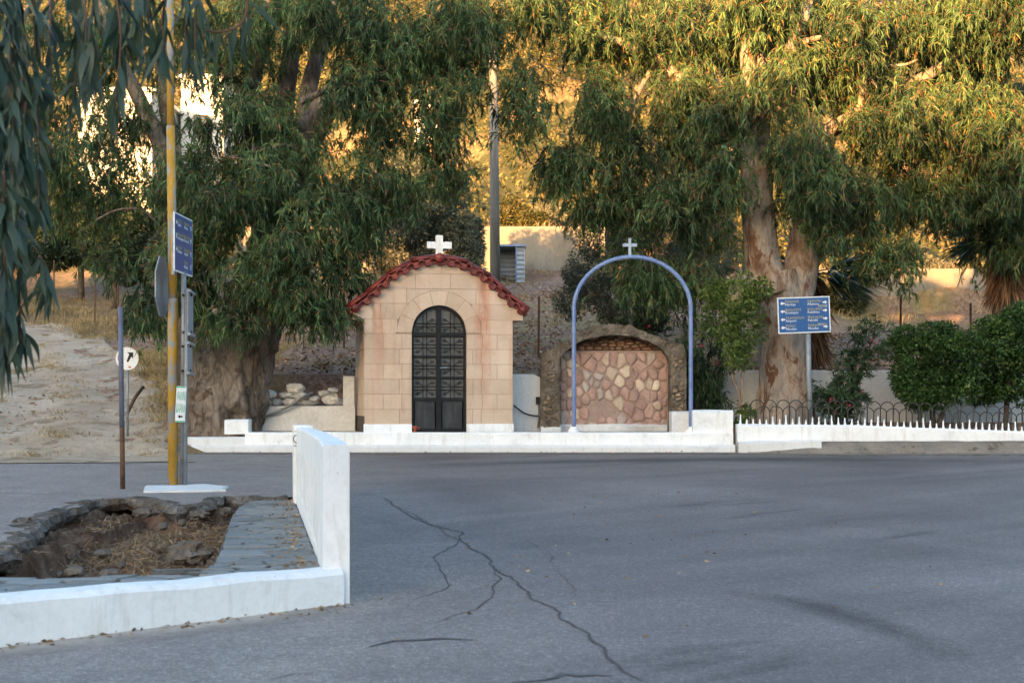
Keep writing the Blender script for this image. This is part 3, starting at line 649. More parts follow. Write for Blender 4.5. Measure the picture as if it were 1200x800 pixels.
# front ends of the cornice sit behind the facing blocks
CH = 0.2425
def stone_block(poly, y0=-0.004, y1=0.02):
    mb = MB(); n = len(poly); cx = sum(p[0] for p in poly)/n; cz = sum(p[1] for p in poly)/n
    mb.prism([(x-cx, z-cz) for x, z in poly], y0, y1); o = mb.build('stone_block', M['block'], SH); o.location = (cx, 0, cz); return o
g = 0.0035
for r in range(0, 12):
    z0 = 0.125+r*CH if r else 0.125; z1 = z0+CH
    hwid_ = HW if z0 < 1.80 else CW-0.01
    if z0 < 1.80 < z1: z1 = 1.812
    if r == 7: z0 = 1.812
    if z0 > 2.72: break
    w = 0.565; off = (r % 2)*w/2
    e = [-hwid_]; x = -hwid_+(w*0.75 if r % 2 else w*0.5) - (0.18 if hwid_ > HW else 0)*0
    while x < hwid_-0.1: e.append(x); x += w
    e.append(hwid_)
    if z0 < DSP-0.02:                    # beside the door: joints at the jambs
        z1b = z1
        e = [-HW, -HW+(0.30 if r % 2 else 0.56), -HW+(0.60 if r % 2 else 0.76), -DR, DR, HW-(0.60 if r % 2 else 0.76)+0.1, HW-(0.26 if r % 2 else 0.52), HW]
        e = sorted(set(e))
    for a, b in zip(e[:-1], e[1:]):
        if z0 < DSP-0.02 and a >= -DR-1e-6 and b <= DR+1e-6: continue
        if z1 <= DSP-0.02 or z0 < DSP-0.02:
            low = lambda x: (ring_low(x) if z1 > DSP else 0)
        else: low = ring_low
        p = colpoly(a+g, b-g, z0+g, z1-g, low if z1 > DSP else (lambda x: 0))
        if p: stone_block(p)
nv = 7
for i in range(nv):                        # voussoirs
    a0 = math.pi*i/nv+0.006; a1 = math.pi*(i+1)/nv-0.006; k = 8
    P = [(DR*math.cos(a0+(a1-a0)*j/k), DSP+DR*math.sin(a0+(a1-a0)*j/k)) for j in range(k+1)] + [((R2-.003)*math.cos(a1+(a0-a1)*j/k), DSP+(R2-.003)*math.sin(a1+(a0-a1)*j/k)) for j in range(k+1)]
    o = stone_block(P, -0.005, 0.02); o.name = 'voussoir'
for r in range(8):                         # left and right side facing
    z0 = 0.125+r*CH; z1 = min(z0+CH, 1.807)
    if z1-z0 < 0.04: break
    e = [0.022, 0.42 if r % 2 else 0.7, 1.0 if r % 2 else 1.25, 1.55 if r % 2 else 1.8, DEP]
    for sgn in (-1, 1):
        for a, b in zip(e[:-1], e[1:]):
            mb = MB(); mb.box(-0.007, 0.007, -(b-a)/2+g, (b-a)/2-g, -(z1-z0)/2+g, (z1-z0)/2-g); o = mb.build('stone_block', M['block'], SH); o.location = (sgn*(HW-0.003), (a+b)/2, (z0+z1)/2)
run('white_base', -HW-0.012, -DR, -0.014, 0.1, -0.02, 0.13, M['white'], SH, 0.008, 0.012); run('white_base', DR, HW+0.012, -0.014, 0.1, -0.02, 0.13, M['white'], SH, 0.008, 0.012)
M['dark_base'] = surf('dark_render', [(0.07,0.05,0.038),(0.13,0.095,0.07)], 6, 0.95, 0.3, 0.01, 30, world=True)
mb = MB(); mb.box(-HW-0.012, -HW+0.05, 0.02, DEP, -0.02, 0.26); mb.build('side_base', M['dark_base'], SH)  # darker strip along the foot of the left side wall
# roof
ro = MB(); N = 40; xs_ = [-1.44+2.88*i/N for i in range(N+1)]
P = [(x, gz_(x)-0.005) for x in xs_] + [(x, oz_(x)-0.045) for x in xs_[::-1]]
ro.prism(P, -0.03, DEP+0.1); roof = ro.build('roof', M['tile'], SH)
arc = [(x, oz_(x)-0.045) for x in np.linspace(0, 1.45, 60)]; al = np.concatenate([[0], np.cumsum([math.hypot(arc[i+1][0]-arc[i][0], arc[i+1][1]-arc[i][1]) for i in range(59)])])
def on_arc(s): 
    s = float(np.clip(s, 0, al[-1])); x = float(np.interp(s, al, [a[0] for a in arc])); return x, float(np.interp(s, al, [a[1] for a in arc]))
def tile_mesh(Lt, wt, rr, th, taper=0.82):
    mb = MB(); k = 9; vs = []
    for e, (yy, sc) in enumerate(((0, 1.0), (Lt, taper))):
        for lay in (0, 1):
            for j in range(k+1):
                a = math.pi*j/k; r_ = (rr-lay*th)*sc; vs.append((-math.cos(a)*r_, yy, math.sin(a)*r_*0.75))
    n1 = k+1; f = []
    for j in range(k):
        f += [(j, j+1, 2*n1+j+1, 2*n1+j), (n1+j, 3*n1+j, 3*n1+j+1, n1+j+1), (j, n1+j, n1+j+1, j+1), (2*n1+j, 2*n1+j+1, 3*n1+j+1, 3*n1+j)]
    f += [(0, 2*n1, 3*n1, n1), (k, n1+k, 3*n1+k, 2*n1+k)]
    mb.add(vs, f); o = mb.build('tmp', M['tile']); me = o.data; bpy.data.objects.remove(o)
    me.polygons.foreach_set('use_smooth', [True]*len(me.polygons)); return me
tm = tile_mesh(0.44, 0.2, 0.098, 0.016)
rows = 4; tl = al[-1]/rows
for sgn in (1, -1):
    for r in range(rows):
        x0, z0 = on_arc(r*tl-0.03); x1, z1 = on_arc((r+1)*tl+0.02)
        lo = Vector((sgn*x1, 0, z1)); hi = Vector((sgn*x0, 0, z0)); yv = (hi-lo).normalized(); nrm = Vector((-yv.z*sgn*-1, 0, 0)); xv = Vector((0, 1, 0)); zv = xv.cross(yv)
        if zv.z < 0: xv = -xv; zv = -zv
        for c in range(11):
            o = link('roof_tile', tm, None, roof); yy = 0.035+c*0.2
            Mx = Matrix((xv, yv, zv)).transposed().to_4x4(); Mx.translation = lo + Vector((0, yy, 0)) + zv*(0.012+0.02*(rows-r)*0.2)
            Mx = Mx @ Matrix.Rotation(random.uniform(-.02,.02), 4, 'Z'); o.matrix_local = Mx
# scalloped verge tiles under the front edge
mb = MB(); k = 16; vs = []; per = 2*al[-1]/17
for yy in (-0.115, 0.16):
    for lay in (0, 1):
        for j in range(k+1):
            u = -per/2+per*j/k; a = 2*math.pi*j/k; vs.append((u*1.02+0.022*math.sin(a*2), yy, 0.052*math.cos(a)-0.022-lay*0.028))
n1 = k+1; f = []
for j in range(k): f += [(j,j+1,2*n1+j+1,2*n1+j),(n1+j,3*n1+j,3*n1+j+1,n1+j+1),(j,n1+j,n1+j+1,j+1),(2*n1+j,2*n1+j+1,3*n1+j+1,3*n1+j)]
mb.add(vs, f); o = mb.build('tmp', M['tile']); vm = o.data; bpy.data.objects.remove(o); vm.polygons.foreach_set('use_smooth', [True]*len(vm.polygons))
for i in range(17):
    s = -al[-1]+per*(i+0.5); sg = 1 if s > 0 else -1; x, z = on_arc(abs(s)); xa, za = on_arc(abs(s)-0.05); xb, zb = on_arc(abs(s)+0.05)
    tx = Vector((xb-xa, 0, zb-za)).normalized(); tx = Vector((tx.x, 0, tx.z*sg)); nz_ = Vector((-tx.z, 0, tx.x))
    o = link('verge_tile', vm, None, roof); Mx = Matrix((tx, Vector((0,1,0)), nz_)).transposed().to_4x4(); Mx.translation = Vector((sg*x, 0, z))-nz_*0.012
    o.matrix_local = Mx @ Matrix.Rotation(random.uniform(-.08,.08), 4, 'Y')
mb = MB(); mb.tube([(0,-0.13,2.80),(0,0.1,2.815),(0,DEP+0.1,2.815)], [0.075,0.085,0.085], 12); mb.build('ridge_cap', M['tile'], roof, True)
for sg in (-1, 1):
    mb = MB(); mb.tube([(sg*1.36,-0.13,1.985),(sg*1.36,0.25,1.985)], [0.06,0.07], 12); mb.build('eave_cap', M['tile'], roof, True)
mb = MB(); mb.box(-.056,.056,-.04,.04,2.84,3.17); mb.box(-.2,-.056,-.04,.04,2.955,3.065); mb.box(.056,.2,-.04,.04,2.955,3.065); mb.build('cross', M['white'], SH, bevel=0.006)
# door
door = MB(); y0, y1 = 0.075, 0.115
def archpts(r, n=20): return [(r*math.cos(math.pi*i/n), DSP+r*math.sin(math.pi*i/n)) for i in range(n+1)]
fo = [(DR-0.001, 0.01)] + archpts(DR-0.001) + [(-DR+0.001, 0.01)]; fi = [(DR-0.04, 0.01)] + archpts(DR-0.04) + [(-DR+0.04, 0.01)]
for i in range(len(fo)-1): door.prism([fo[i], fo[i+1], fi[i+1], fi[i]], y0-0.02, y1)
door.box(-0.042, 0.042, y0-0.012, y1, 0.01, DSP+DR-0.03); door.box(-0.012, 0.012, y0-0.022, y0-0.012, 0.01, DSP+DR-0.03)
zrows = [0.05, 0.50, 0.55, 0.865, 0.905, 1.22, 1.26, 1.575, 1.625]
for s in (-1, 1):
    x0, x1 = (0.042, DR-0.04) if s > 0 else (-DR+0.04, -0.042)
    for za, zb in ((0.01,0.055),(0.495,0.545),(1.555,1.61)): door.box(x0, x1, y0, y1, za, zb)
dr = door.build('door', M['black'], SH)
mb = MB(); gp = [(DR-0.03, 0.5)] + [(max(-DR+.03, min(DR-.03, x)), z) for x, z in archpts(DR-0.03)] + [(-DR+0.03, 0.5)]; mb.prism(gp[::-1], 0.122, 0.128); mb.build('pane', M['glass'], dr)
def curl(mb, c, sx, sz, r=0.032):
    pts = []
    for i in range(15):
        a = i/14*2*math.pi*1.25; q = r*(1-0.055*i); pts.append((c[0]+sx*(q*math.cos(a)-r*0), y0+0.02, c[1]+sz*q*math.sin(a)))
    mb.tube(pts, 0.0055, 5)
for s in (-1, 1):
    x0, x1 = (0.042, DR-0.04) if s > 0 else (-DR+0.04, -0.042); xm = (x0+x1)/2; w2 = (x1-x0)/2
    mb = MB(); mb.box(x0+0.02, x1-0.02, y0+0.012, y1, 0.06, 0.49); mb.build('kick_panel', M['kick'], dr)
    for pi, (za, zb) in enumerate(((0.55,0.865),(0.89,1.205),(1.23,1.545),(1.62,1.95))):
        mb = MB(); zm = (za+zb)/2 if pi < 3 else 1.73
        ends = (zb if pi < 3 else DSP+math.sqrt((DR-.04)**2-xm*xm))
        for dx in (-0.03, 0.03): mb.box(xm+dx-.006, xm+dx+.006, y0+.012, y0+.03, za-0.01, ends)
        for dz in (-0.025, 0.025):
            xa, xb = x0, x1
            if pi == 3:
                lim = math.sqrt(max((DR-.04)**2-(zm+dz-DSP)**2, 0)); xa, xb = (x0, lim) if s > 0 else (-lim, x1)
            mb.box(xa, xb, y0+.012, y0+.03, zm+dz-.006, zm+dz+.006)
        if pi < 3:
            for dz in (za, zb): mb.box(x0, x1, y0+.012, y0+.03, dz-.007, dz+.007)
        for qx in (-1, 1):
            for qz in (-1, 1):
                cx, cz = xm+qx*w2*0.66, zm+qz*(0.083 if pi < 3 else 0.075)
                if pi == 3 and (abs(cx) > 0.28 and qz > 0): continue
                curl(mb, (cx, cz), qx, qz); mb.tube([(xm+qx*.03, y0+.02, zm+qz*.03), (cx, y0+.02, cz+qz*0.025)], 0.0055, 5)
        mb.build('grille', M['black'], dr)
M['steel'] = surf('steel', [(0.35,0.35,0.35),(0.55,0.55,0.55)], 12, 0.35, 0.1, 0.002, 40, metal=0.8)
mb = MB(); mb.tube([(0.03,y0-.02,1.035),(0.03,y0-.06,1.035)], 0.012, 8); mb.tube([(0.03,y0-.06,1.035),(0.13,y0-.055,1.04)], 0.010, 8); mb.build('handle', M['steel'], dr)
# red oil lamp cup by the door
M['clay'] = surf('red_clay', [(0.30,0.07,0.035),(0.45,0.12,0.06)], 9, 0.6, 0.1, 0.003, 40)
mb = MB(); k = 14; pr = [(0.0,0),(0.032,0),(0.030,0.012),(0.012,0.025),(0.014,0.04),(0.034,0.06),(0.042,0.085),(0.038,0.10),(0.030,0.098),(0.02,0.06),(0,0.05)]
mb.add([(r*math.cos(2*math.pi*j/k), r*math.sin(2*math.pi*j/k), z) for r, z in pr for j in range(k)], [(i*k+j, i*k+(j+1) % k, (i+1)*k+(j+1) % k, (i+1)*k+j) for i in range(len(pr)-1) for j in range(k)])
mb.tube([(0.04,0,0.08),(0.075,0,0.085),(0.08,0,0.06),(0.03,0,0.045)], 0.006, 6)
o = mb.build('oil_lamp', M['clay'], None, True); o.location = (SH.matrix_basis @ Vector((-0.395, -0.015, 0.0)))-Vector((0,0,0.001)); tag(o, 'small red clay oil lamp standing at the foot of the black door', 'oil lamp')

# ------------------------------------------------------------------ stone niche
NI = empty('stone_niche', (1.70, 24.3, PZ0)); tag(NI, 'rough arched masonry niche with pink rubble stone back wall', 'niche')
M['rubble'] = surf('earthy_masonry', [(0.10,0.078,0.058),(0.19,0.155,0.12),(0.30,0.25,0.20)], 3.5, 0.95, 0.9, 0.04, 22, spots=(4, 0.62, (0.09,0.065,0.045)), world=True, spec=0.1)
M['mortar'] = surf('pink_mortar', [(0.33,0.225,0.18),(0.43,0.31,0.255)], 4, 0.95, 0.6, 0.02, 30, world=True)
pinks = [surf('pink_stone', [(0.30,0.18,0.145),(0.42,0.265,0.215),(0.50,0.345,0.285)], 5, 0.9, 0.5, 0.012, 24, rnd=0.16),
         surf('buff_stone', [(0.44,0.32,0.23),(0.55,0.42,0.31),(0.62,0.50,0.39)], 5, 0.9, 0.5, 0.012, 24, rnd=0.16),
         surf('grey_pink_stone', [(0.33,0.25,0.21),(0.43,0.34,0.29),(0.50,0.43,0.37)], 5, 0.9, 0.5, 0.012, 24, rnd=0.16)]
browns = [surf('brown_stone', [(0.17,0.115,0.075),(0.28,0.20,0.13),(0.40,0.30,0.205)], 6, 0.95, 0.6, 0.015, 24, rnd=0.3), M['rubble']]
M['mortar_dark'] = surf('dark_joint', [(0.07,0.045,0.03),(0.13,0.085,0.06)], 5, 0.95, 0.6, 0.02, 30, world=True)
ARCHST = surf('rusty_brown_stone', [(0.17,0.085,0.05),(0.28,0.155,0.095),(0.38,0.24,0.155)], 6, 0.95, 0.6, 0.015, 24, rnd=0.35)
nw = 1.21; s_ = 24.3/F
ox = [(-1.23,1.05),(-1.20,1.30),(-1.0,1.42),(-0.80,1.52),(-.62,1.66),(-.42,1.755),(-.1,1.79),(.25,1.78),(.48,1.69),(.66,1.60),(.80,1.53),(1.0,1.49),(1.17,1.43),(1.22,1.25)]
ot = lambda x: float(np.interp(x, *zip(*ox))); 
OL, OR_ = -0.90, 0.95                       # opening
def ob(x):
    if x <= OL or x >= OR_: return -0.02
    c = (OL+OR_)/2; u = (x-c)/((OR_-OL)/2); return 1.10+0.50*math.sqrt(max(0, 1-abs(u)**2.2))
mb = MB(); n = 96; cols = []
xs_ = sorted(set([-1.23+2.45*i/n for i in range(n+1)] + [OL, OL+1e-4, OR_, OR_-1e-4]))
rag = lambda x, k, a: a*noise.noise(Vector((x*6, k, 0.5)))+a*0.6*noise.noise(Vector((x*15, k, 0.5)))
for x in xs_: cols.append((ob(x)+ (rag(x, 1, 0.02) if OL < x < OR_ else 0), ot(x)+rag(x, 2, 0.035)))
for i in range(len(xs_)-1):
    a, b = xs_[i], xs_[i+1]; (la, ha), (lb, hb) = cols[i], cols[i+1]
    fy = lambda x, z: 0.022*noise.noise(Vector((x*5, z*5, 3)))+0.022*noise.noise(Vector((x*13, z*13, 3)))+0.018*noise.noise(Vector((x*24, z*24, 3)))
    kz = 22; vsx = []
    for j in range(kz+1):
        za = la+(ha-la)*j/kz; zb = lb+(hb-lb)*j/kz; vsx += [(a, fy(a, za), za), (b, fy(b, zb), zb)]
    vsx += [(a, 0.7, ha-0.03), (b, 0.7, hb-0.03), (a, 0.7, la), (b, 0.7, lb)]
    m_ = 2*(kz+1); f = [(2*j, 2*j+1, 2*j+3, 2*j+2) for j in range(kz)] + [(2*kz, 2*kz+1, m_+1, m_), (m_+2, m_+3, 1, 0), (m_, m_+1, m_+3, m_+2)]
    mb.add(vsx, f)
mb.build('surround', M['rubble'], NI)
mb = MB(); mb.box(OL-0.02, OR_+0.02, 0.36, 0.69, -0.02, 1.36); mb.build('back_wall', M['mortar'], NI)
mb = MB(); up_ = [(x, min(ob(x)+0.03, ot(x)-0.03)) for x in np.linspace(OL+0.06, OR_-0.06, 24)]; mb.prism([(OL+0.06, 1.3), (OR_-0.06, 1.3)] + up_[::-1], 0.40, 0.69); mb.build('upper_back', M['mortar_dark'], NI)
random.seed(15); regu = [(OL, 1.365), (OR_, 1.365), (OR_, 1.62), (OL, 1.62)]; Mu = Matrix(((1,0,0,0),(0,0,-1,0.40),(0,1,0,0),(0,0,0,1)))
for c in cells(spread(62, OL, OR_, 1.37, 1.62, 2.2), regu, 2.2):
    if sum(p[1] for p in c)/len(c) > ob(sum(p[0] for p in c)/len(c))+0.01: continue
    q = inset(c, 0.010)
    if area(q) < 0: q = q[::-1]
    pillow(q, 0.01, random.uniform(0.02, 0.06), Mu).build('stone', ARCHST, NI, True)
random.seed(5)
reg = [(OL+0.01,0.02),(OR_-0.01,0.02),(OR_-0.01,1.345),(OL+0.01,1.345)]
Mb = Matrix(((1,0,0,0),(0,0,-1,0.36),(0,1,0,0),(0,0,0,1)))
for c in cells(spread(84, OL+.03, OR_-.03, 0.04, 1.33, 0.8), reg, 0.8):
    cx = sum(p[0] for p in c)/len(c); cz = sum(p[1] for p in c)/len(c)
    if math.hypot((cx+0.08)/0.30, (cz-0.33)/0.15) < 1: continue      # patch where the stones have fallen off
    c = [(p[0]+random.uniform(-.012,.012), p[1]+random.uniform(-.012,.012)) for p in c]; q = inset(c, 0.013, True, 0.13)
    if area(q) < 0: q = q[::-1]
    r = random.random(); mt = pinks[0] if r < 0.72 else pinks[1] if r < 0.86 else pinks[2]
    o = pillow(q, 0.01, random.uniform(0.012, 0.04), Mb).build('stone', mt, NI, True)
for (xa, xb, za, zb, n_) in ((-1.2, OL-0.03, 0.04, 1.22, 44), (OR_+0.03, 1.19, 0.04, 1.25, 34)):
    reg = [(xa,za),(xb,za),(xb,zb),(xa,zb)]; Mp = Matrix(((1,0,0,0),(0,0,-1,0.012),(0,1,0,0),(0,0,0,1)))
    for c in cells(spread(n_, xa, xb, za, zb, 1.3), reg, 1.3):
        if random.random() < 0.25: continue
        q = inset(c, 0.018)
        if area(q) < 0: q = q[::-1]
        pillow(q, 0.03, random.uniform(0.03, 0.055), Mp).build('stone', browns[random.random() < 0.35], NI, True)
run('white_base', OL+0.0, OR_-0.02, 0.26, 0.38, -0.02, 0.11, M['white_old'], NI, 0.03, 0.05, 40); run('white_base', -1.22, OL+0.02, -0.05, 0.05, -0.02, 0.07, M['white_old'], NI, 0.02, 0.05, 16)

# ------------------------------------------------------------------ blue iron arch with cross
M['blue'] = surf('blue_enamel', [(0.11,0.165,0.33),(0.155,0.225,0.42),(0.20,0.275,0.48)], 4, 0.42, 0.15, 0.003, 30, spots=(7, 0.62, (0.30,0.33,0.40)), world=True, spec=0.5)
AR = empty('iron_arch', (W(741,0,23.35).x, 23.35, PZ0)); tag(AR, 'blue painted iron arch with a small cross, framing the stone niche', 'arch')
k_ = 23.35/F; zb_ = lambda py: CZ+(HY-py)*k_-PZ0
rx_, ry_ = 68.5*k_, 61*k_; zs_ = zb_(362); tube = [(-rx_,0,0),(-rx_,0,0.4),(-rx_,0,1.0),(-rx_,0,zs_-0.2)] + [(-rx_*math.cos(a),0,zs_+ry_*math.sin(a)) for a in np.linspace(0, math.pi, 33)] + [(rx_,0,zs_-0.2),(rx_,0,1.0),(rx_,0,0.4),(rx_,0,0)]
mb = MB(); mb.tube(tube, 0.035, 12); mb.build('bow', M['blue'], AR, True)
M['blue_pale'] = surf('weathered_pale_blue_paint', [(0.30,0.36,0.48),(0.42,0.48,0.58)], 6, 0.5, 0.15, 0.003, 30, spots=(9, 0.62, (0.26,0.17,0.14)), world=True)
zt_ = zs_+ry_; cxo = -3*k_
mb = MB(); mb.box(cxo-.022,cxo+.022,-.02,.02,zt_,zt_+0.30); mb.box(cxo-.115,cxo-.022,-.018,.018,zt_+.165,zt_+.215); mb.box(cxo+.022,cxo+.115,-.018,.018,zt_+.165,zt_+.215); mb.build('cross', M['blue_pale'], AR)
for sx in (-1, 1):
    mb = MB(); mb.tube([(sx*rx_,0,-0.01),(sx*rx_,0,0.035),(sx*rx_,0,0.09)], [0.11,0.08,0.05], 12, amp=0.15, fr=9); mb.build('footing', M['white'], AR, True)

# ------------------------------------------------------------------ white garden walls behind
def gwall(name, x0, x1, y, z0, z1, th, lab, mat='wall_grey', ztop=None):
    o = run(name, x0, x1, y, y+th, z0, z1, M[mat], None, 0.02, 0.012, None, ztop=ztop); return tag(o, lab, 'wall')
gwall('garden_wall', 3.05, 16, 26.0, 0.85, 2.07, 0.2, 'long pale rendered wall behind the hoop fence and bushes')
gwall('garden_wall', 0.0, 0.50, 24.5, 0.95, 1.968, 0.2, 'short pale wall stub between shrine and niche', ztop=lambda x: 1.968-0.08*float(smooth(0.36, 0.5, np.array(x))))
gl = empty('planter_wall', (0, 24.7, PZ0)); tag(gl, 'white planter wall holding rubble between tree trunk and shrine', 'wall')
a = lambda px: (px-600)*24.7/F
zt2 = lambda py: CZ+(HY-py)*24.7/F-PZ0
run('panel', a(284), a(416), 0, 0.16, -0.05, zt2(475.5), M['wall_grey'], gl); run('pier', a(284), a(295), -0.004, 0.164, 0.1, zt2(464), M['wall_grey'], gl, n=4); run('pier', a(402), a(415), -0.004, 0.164, 0.1, zt2(440.5), M['wall_grey'], gl, n=4)
for k, (px, py, w, h) in enumerate([(307,471,22,12),(325,471,12,8),(339,471,19,9),(361,472,23,7),(389,468,22,15),(303,463,10,6),(316,462,17,11),(336,463,18,8),(353,464,17,9),(369,467,13,7),(346,455,22,12),(380,461,14,8),(390,457,11,6)]):
    c = W(px, py, 24.95); s = 24.95/F; o = link('rubble_stone', rock_mesh(k+30, 2, w*s/2*1.05, 0.13, h*s/2*1.15, 0.42, 1.7), M['limestone'], None, False); o.location = c
    tag(o, ['long low white stone at the tree end of the rubble pile','small rounded tan stone beside the long low stone','wide flat white stone in the bottom row of rubble','longest flat stone at the middle of the rubble row','large squarish white stone at the shrine end of the rubble','small stone tucked above the tree end of the rubble','angular white stone topping the tree end of the rubble','flat shadowed stone in the second row of rubble','pale lump behind the hose in the rubble pile','small rounded stone beside the squarish end stone','big white stone on top of the rubble pile','white stone leaning on the squarish end stone','smallest topmost stone at the shrine end of the rubble'][k], 'stone', 'rubble stones on the planter wall')
M['hose'] = surf('grey_hose', [(0.16,0.16,0.155),(0.28,0.28,0.27)], 6, 0.6, 0.1, 0.002, 40)
mb = MB(); mb.tube(curve_pts([W(297,491,24.6), W(318,485,24.6), W(338,476,24.58), W(352,467,24.6), W(366,460,24.9)]), 0.022, 8); o = mb.build('hose', M['hose'], None, True); tag(o, 'grey hose draped over the white planter wall and its rubble', 'hose')
jb = empty('meter_box', W(631, 469, 24.46)); tag(jb, 'small dark electric box with conduits on the wall stub by the niche', 'electric box')
mb = MB(); mb.box(-.045,.045,-.05,.04,-.06,.06); mb.build('box', M['black'], jb, bevel=0.006)
mb = MB(); mb.tube([(0.01,-.02,-.06),(0.012,-.02,-.3),(-.01,-.02,-.46)], 0.016, 8); mb.tube([(0.04,-.02,-.06),(0.045,-.02,-.44)], 0.012, 8); mb.build('conduit', M['hose'], jb, True)
mb = MB(); mb.tube(curve_pts([(0.0,-.03,-.26),(-.12,-.03,-.25),(-.26,-.03,-.2),(-.42,-.03,-.08)]), 0.013, 6); mb.build('cable', M['black'], jb, True)

# ------------------------------------------------------------------ spiked kerb wall and hoop fence on the right
sw = empty('spiked_wall', (3.58, 23.0, 0.8)); tag(sw, 'low white wall with a row of cut iron spikes along the road', 'wall')
topz = lambda x: float(np.interp(x, [3.58, 5.5, 7, 8.3, 12], [1.135, 1.12, 1.06, 1.015, 0.96]))-0.8
run('wall_body', 0, 8.5, 0.02, 0.27, -0.25, 0, M['white'], sw, 0.03, 0.022, 120, ztop=lambda x: topz(x+3.58))
run('wall_toe', -0.0, 1.3, -0.13, 0.05, -0.25, 0, M['white_old'], sw, 0.03, 0.03, 20, ztop=lambda x: 0.06+0.03*x)
mb = MB(); mb.tube([(0,0,-0.01),(0,0,0.02),(0,0,0.045),(0,0,0.10)], [0.026,0.019,0.013,0.010], 6); tmp = mb.build('tmp', M['white']); spm = tmp.data; bpy.data.objects.remove(tmp)
for i in range(78):
    x = 0.06+i*0.1045; o = link('spike', spm, None, sw); o.location = (x, 0.14, topz(x+3.58)-0.005); o.scale = (1, 1, random.uniform(0.75, 1.35) if i % 7 else 1.6); o.rotation_euler = (random.uniform(-.06,.06), random.uniform(-.06,.06), 0)
hf = empty('hoop_fence', (3.9, 23.38, 0.9)); tag(hf, 'dark iron fence of overlapping hoops behind the spiked wall', 'fence')
M['iron'] = surf('weathered_dark_iron', [(0.025,0.025,0.025),(0.05,0.048,0.045),(0.08,0.07,0.06)], 14, 0.6, 0.2, 0.002, 60)
hm = []
for H in (0.655, 0.555):
    mb = MB(); r = 0.105; mb.tube([(-r,0,0),(-r,0,H-r)] + [(-r*math.cos(t), 0, H-r+r*math.sin(t)) for t in np.linspace(0.1, math.pi-0.1, 13)] + [(r,0,H-r),(r,0,0)], 0.0085, 6)
    tmp = mb.build('tmp', M['iron'], None, True); hm.append(tmp.data); bpy.data.objects.remove(tmp)
for i in range(70):
    x = 0.05+i*0.1045
    o = link('hoop', hm[i % 2], None, hf); zz = (topz(x+3.9)-topz(3.9)); o.location = (x, 0.012*(i % 2)+0.002*(i % 4), zz-0.03); lean = 0.0 if x < 3.2 else 0.09*math.sin(x*2.2)
    o.rotation_euler = (random.uniform(-.04,.04), lean, 0)

# ------------------------------------------------------------------ signs and poles
def text_mesh(s, size, mat, parent, loc, name='lettering', align='LEFT', ext=0.0012, sx=1.0, space=1.0):
    cu = bpy.data.curves.new(name, 'FONT'); cu.body = s; cu.size = size; cu.align_x = align; cu.extrude = ext; cu.resolution_u = 2; cu.space_character = space
    to = bpy.data.objects.new('tmp_text', cu); C.objects.link(to); dg = bpy.context.evaluated_depsgraph_get(); me = bpy.data.meshes.new_from_object(to.evaluated_get(dg))
    bpy.data.objects.remove(to); me.materials.clear()
    o = link(name, me, mat, parent); o.location = loc; o.rotation_euler = (R(90), 0, 0); o.scale = (sx, 1, 1); return o
def arrow_mesh(sz):
    mb = MB(); mb.prism([(-.5*sz,0),(-.02*sz,.42*sz),(-.02*sz,.16*sz),(.5*sz,.16*sz),(.5*sz,-.16*sz),(-.02*sz,-.16*sz),(-.02*sz,-.42*sz)], -0.002, 0.0); t_ = mb.build('tmp', M['sign_white']); me = t_.data; bpy.data.objects.remove(t_); return me
M['sign_blue'] = surf('sign_blue', [(0.010,0.075,0.24),(0.013,0.092,0.285)], 3, 0.35, 0.03, 0.001, 30, spec=0.5)
M['sign_white'] = surf('sign_white', [(0.70,0.71,0.72),(0.80,0.81,0.82)], 3, 0.4, 0.03, 0.001, 30)
M['sign_yellow'] = surf('sign_yellow', [(0.42,0.34,0.12),(0.52,0.43,0.16)], 3, 0.4, 0.03, 0.001, 30)
M['galv'] = surf('galvanised_steel', [(0.17,0.185,0.20),(0.26,0.28,0.30),(0.34,0.36,0.38)], 5, 0.5, 0.15, 0.003, 40, metal=0.35)
M['sign_back'] = surf('bare_sign_back', [(0.24,0.26,0.29),(0.31,0.335,0.365)], 3, 0.55, 0.08, 0.002, 30, metal=0.2)
def board(root, w, h, rows_l, rows_r, ts, arrows_l, arrows_r, y=-0.02):
    mb = MB(); mb.box(-w/2, w/2, y, y+0.012, -h/2, h/2); p = mb.build('panel', M['sign_white'], root)
    mb = MB(); mb.box(-w/2+.018, w/2-.018, y-.002, y, -h/2+.018, h/2-.018); mb.build('blue_field', M['sign_blue'], p)
    am = arrow_mesh(ts*1.05)
    for col, (rows_, ars, xa, xt) in enumerate(((rows_l, arrows_l, -w/2+.082, -w/2+.125), (rows_r, arrows_r, w/2-.082, None))):
        n = 4
        for i, (gr, la) in enumerate(rows_):
            zc = h/2-.03-(h-.06)*(i+0.5)/n
            if xt is not None: xx = xt
            else: xx = w/2-.375
            text_mesh(gr, ts*0.82, M['sign_yellow'], p, (xx, y-.003, zc+ts*0.12)); text_mesh(la, ts*0.82, M['sign_white'], p, (xx, y-.003, zc-ts*0.60), sx=1.05)
            ao = link('arrow', am, None, p); ao.location = (xa, y-.002, zc); ao.rotation_euler = (0, ars[i], 0)
    return p
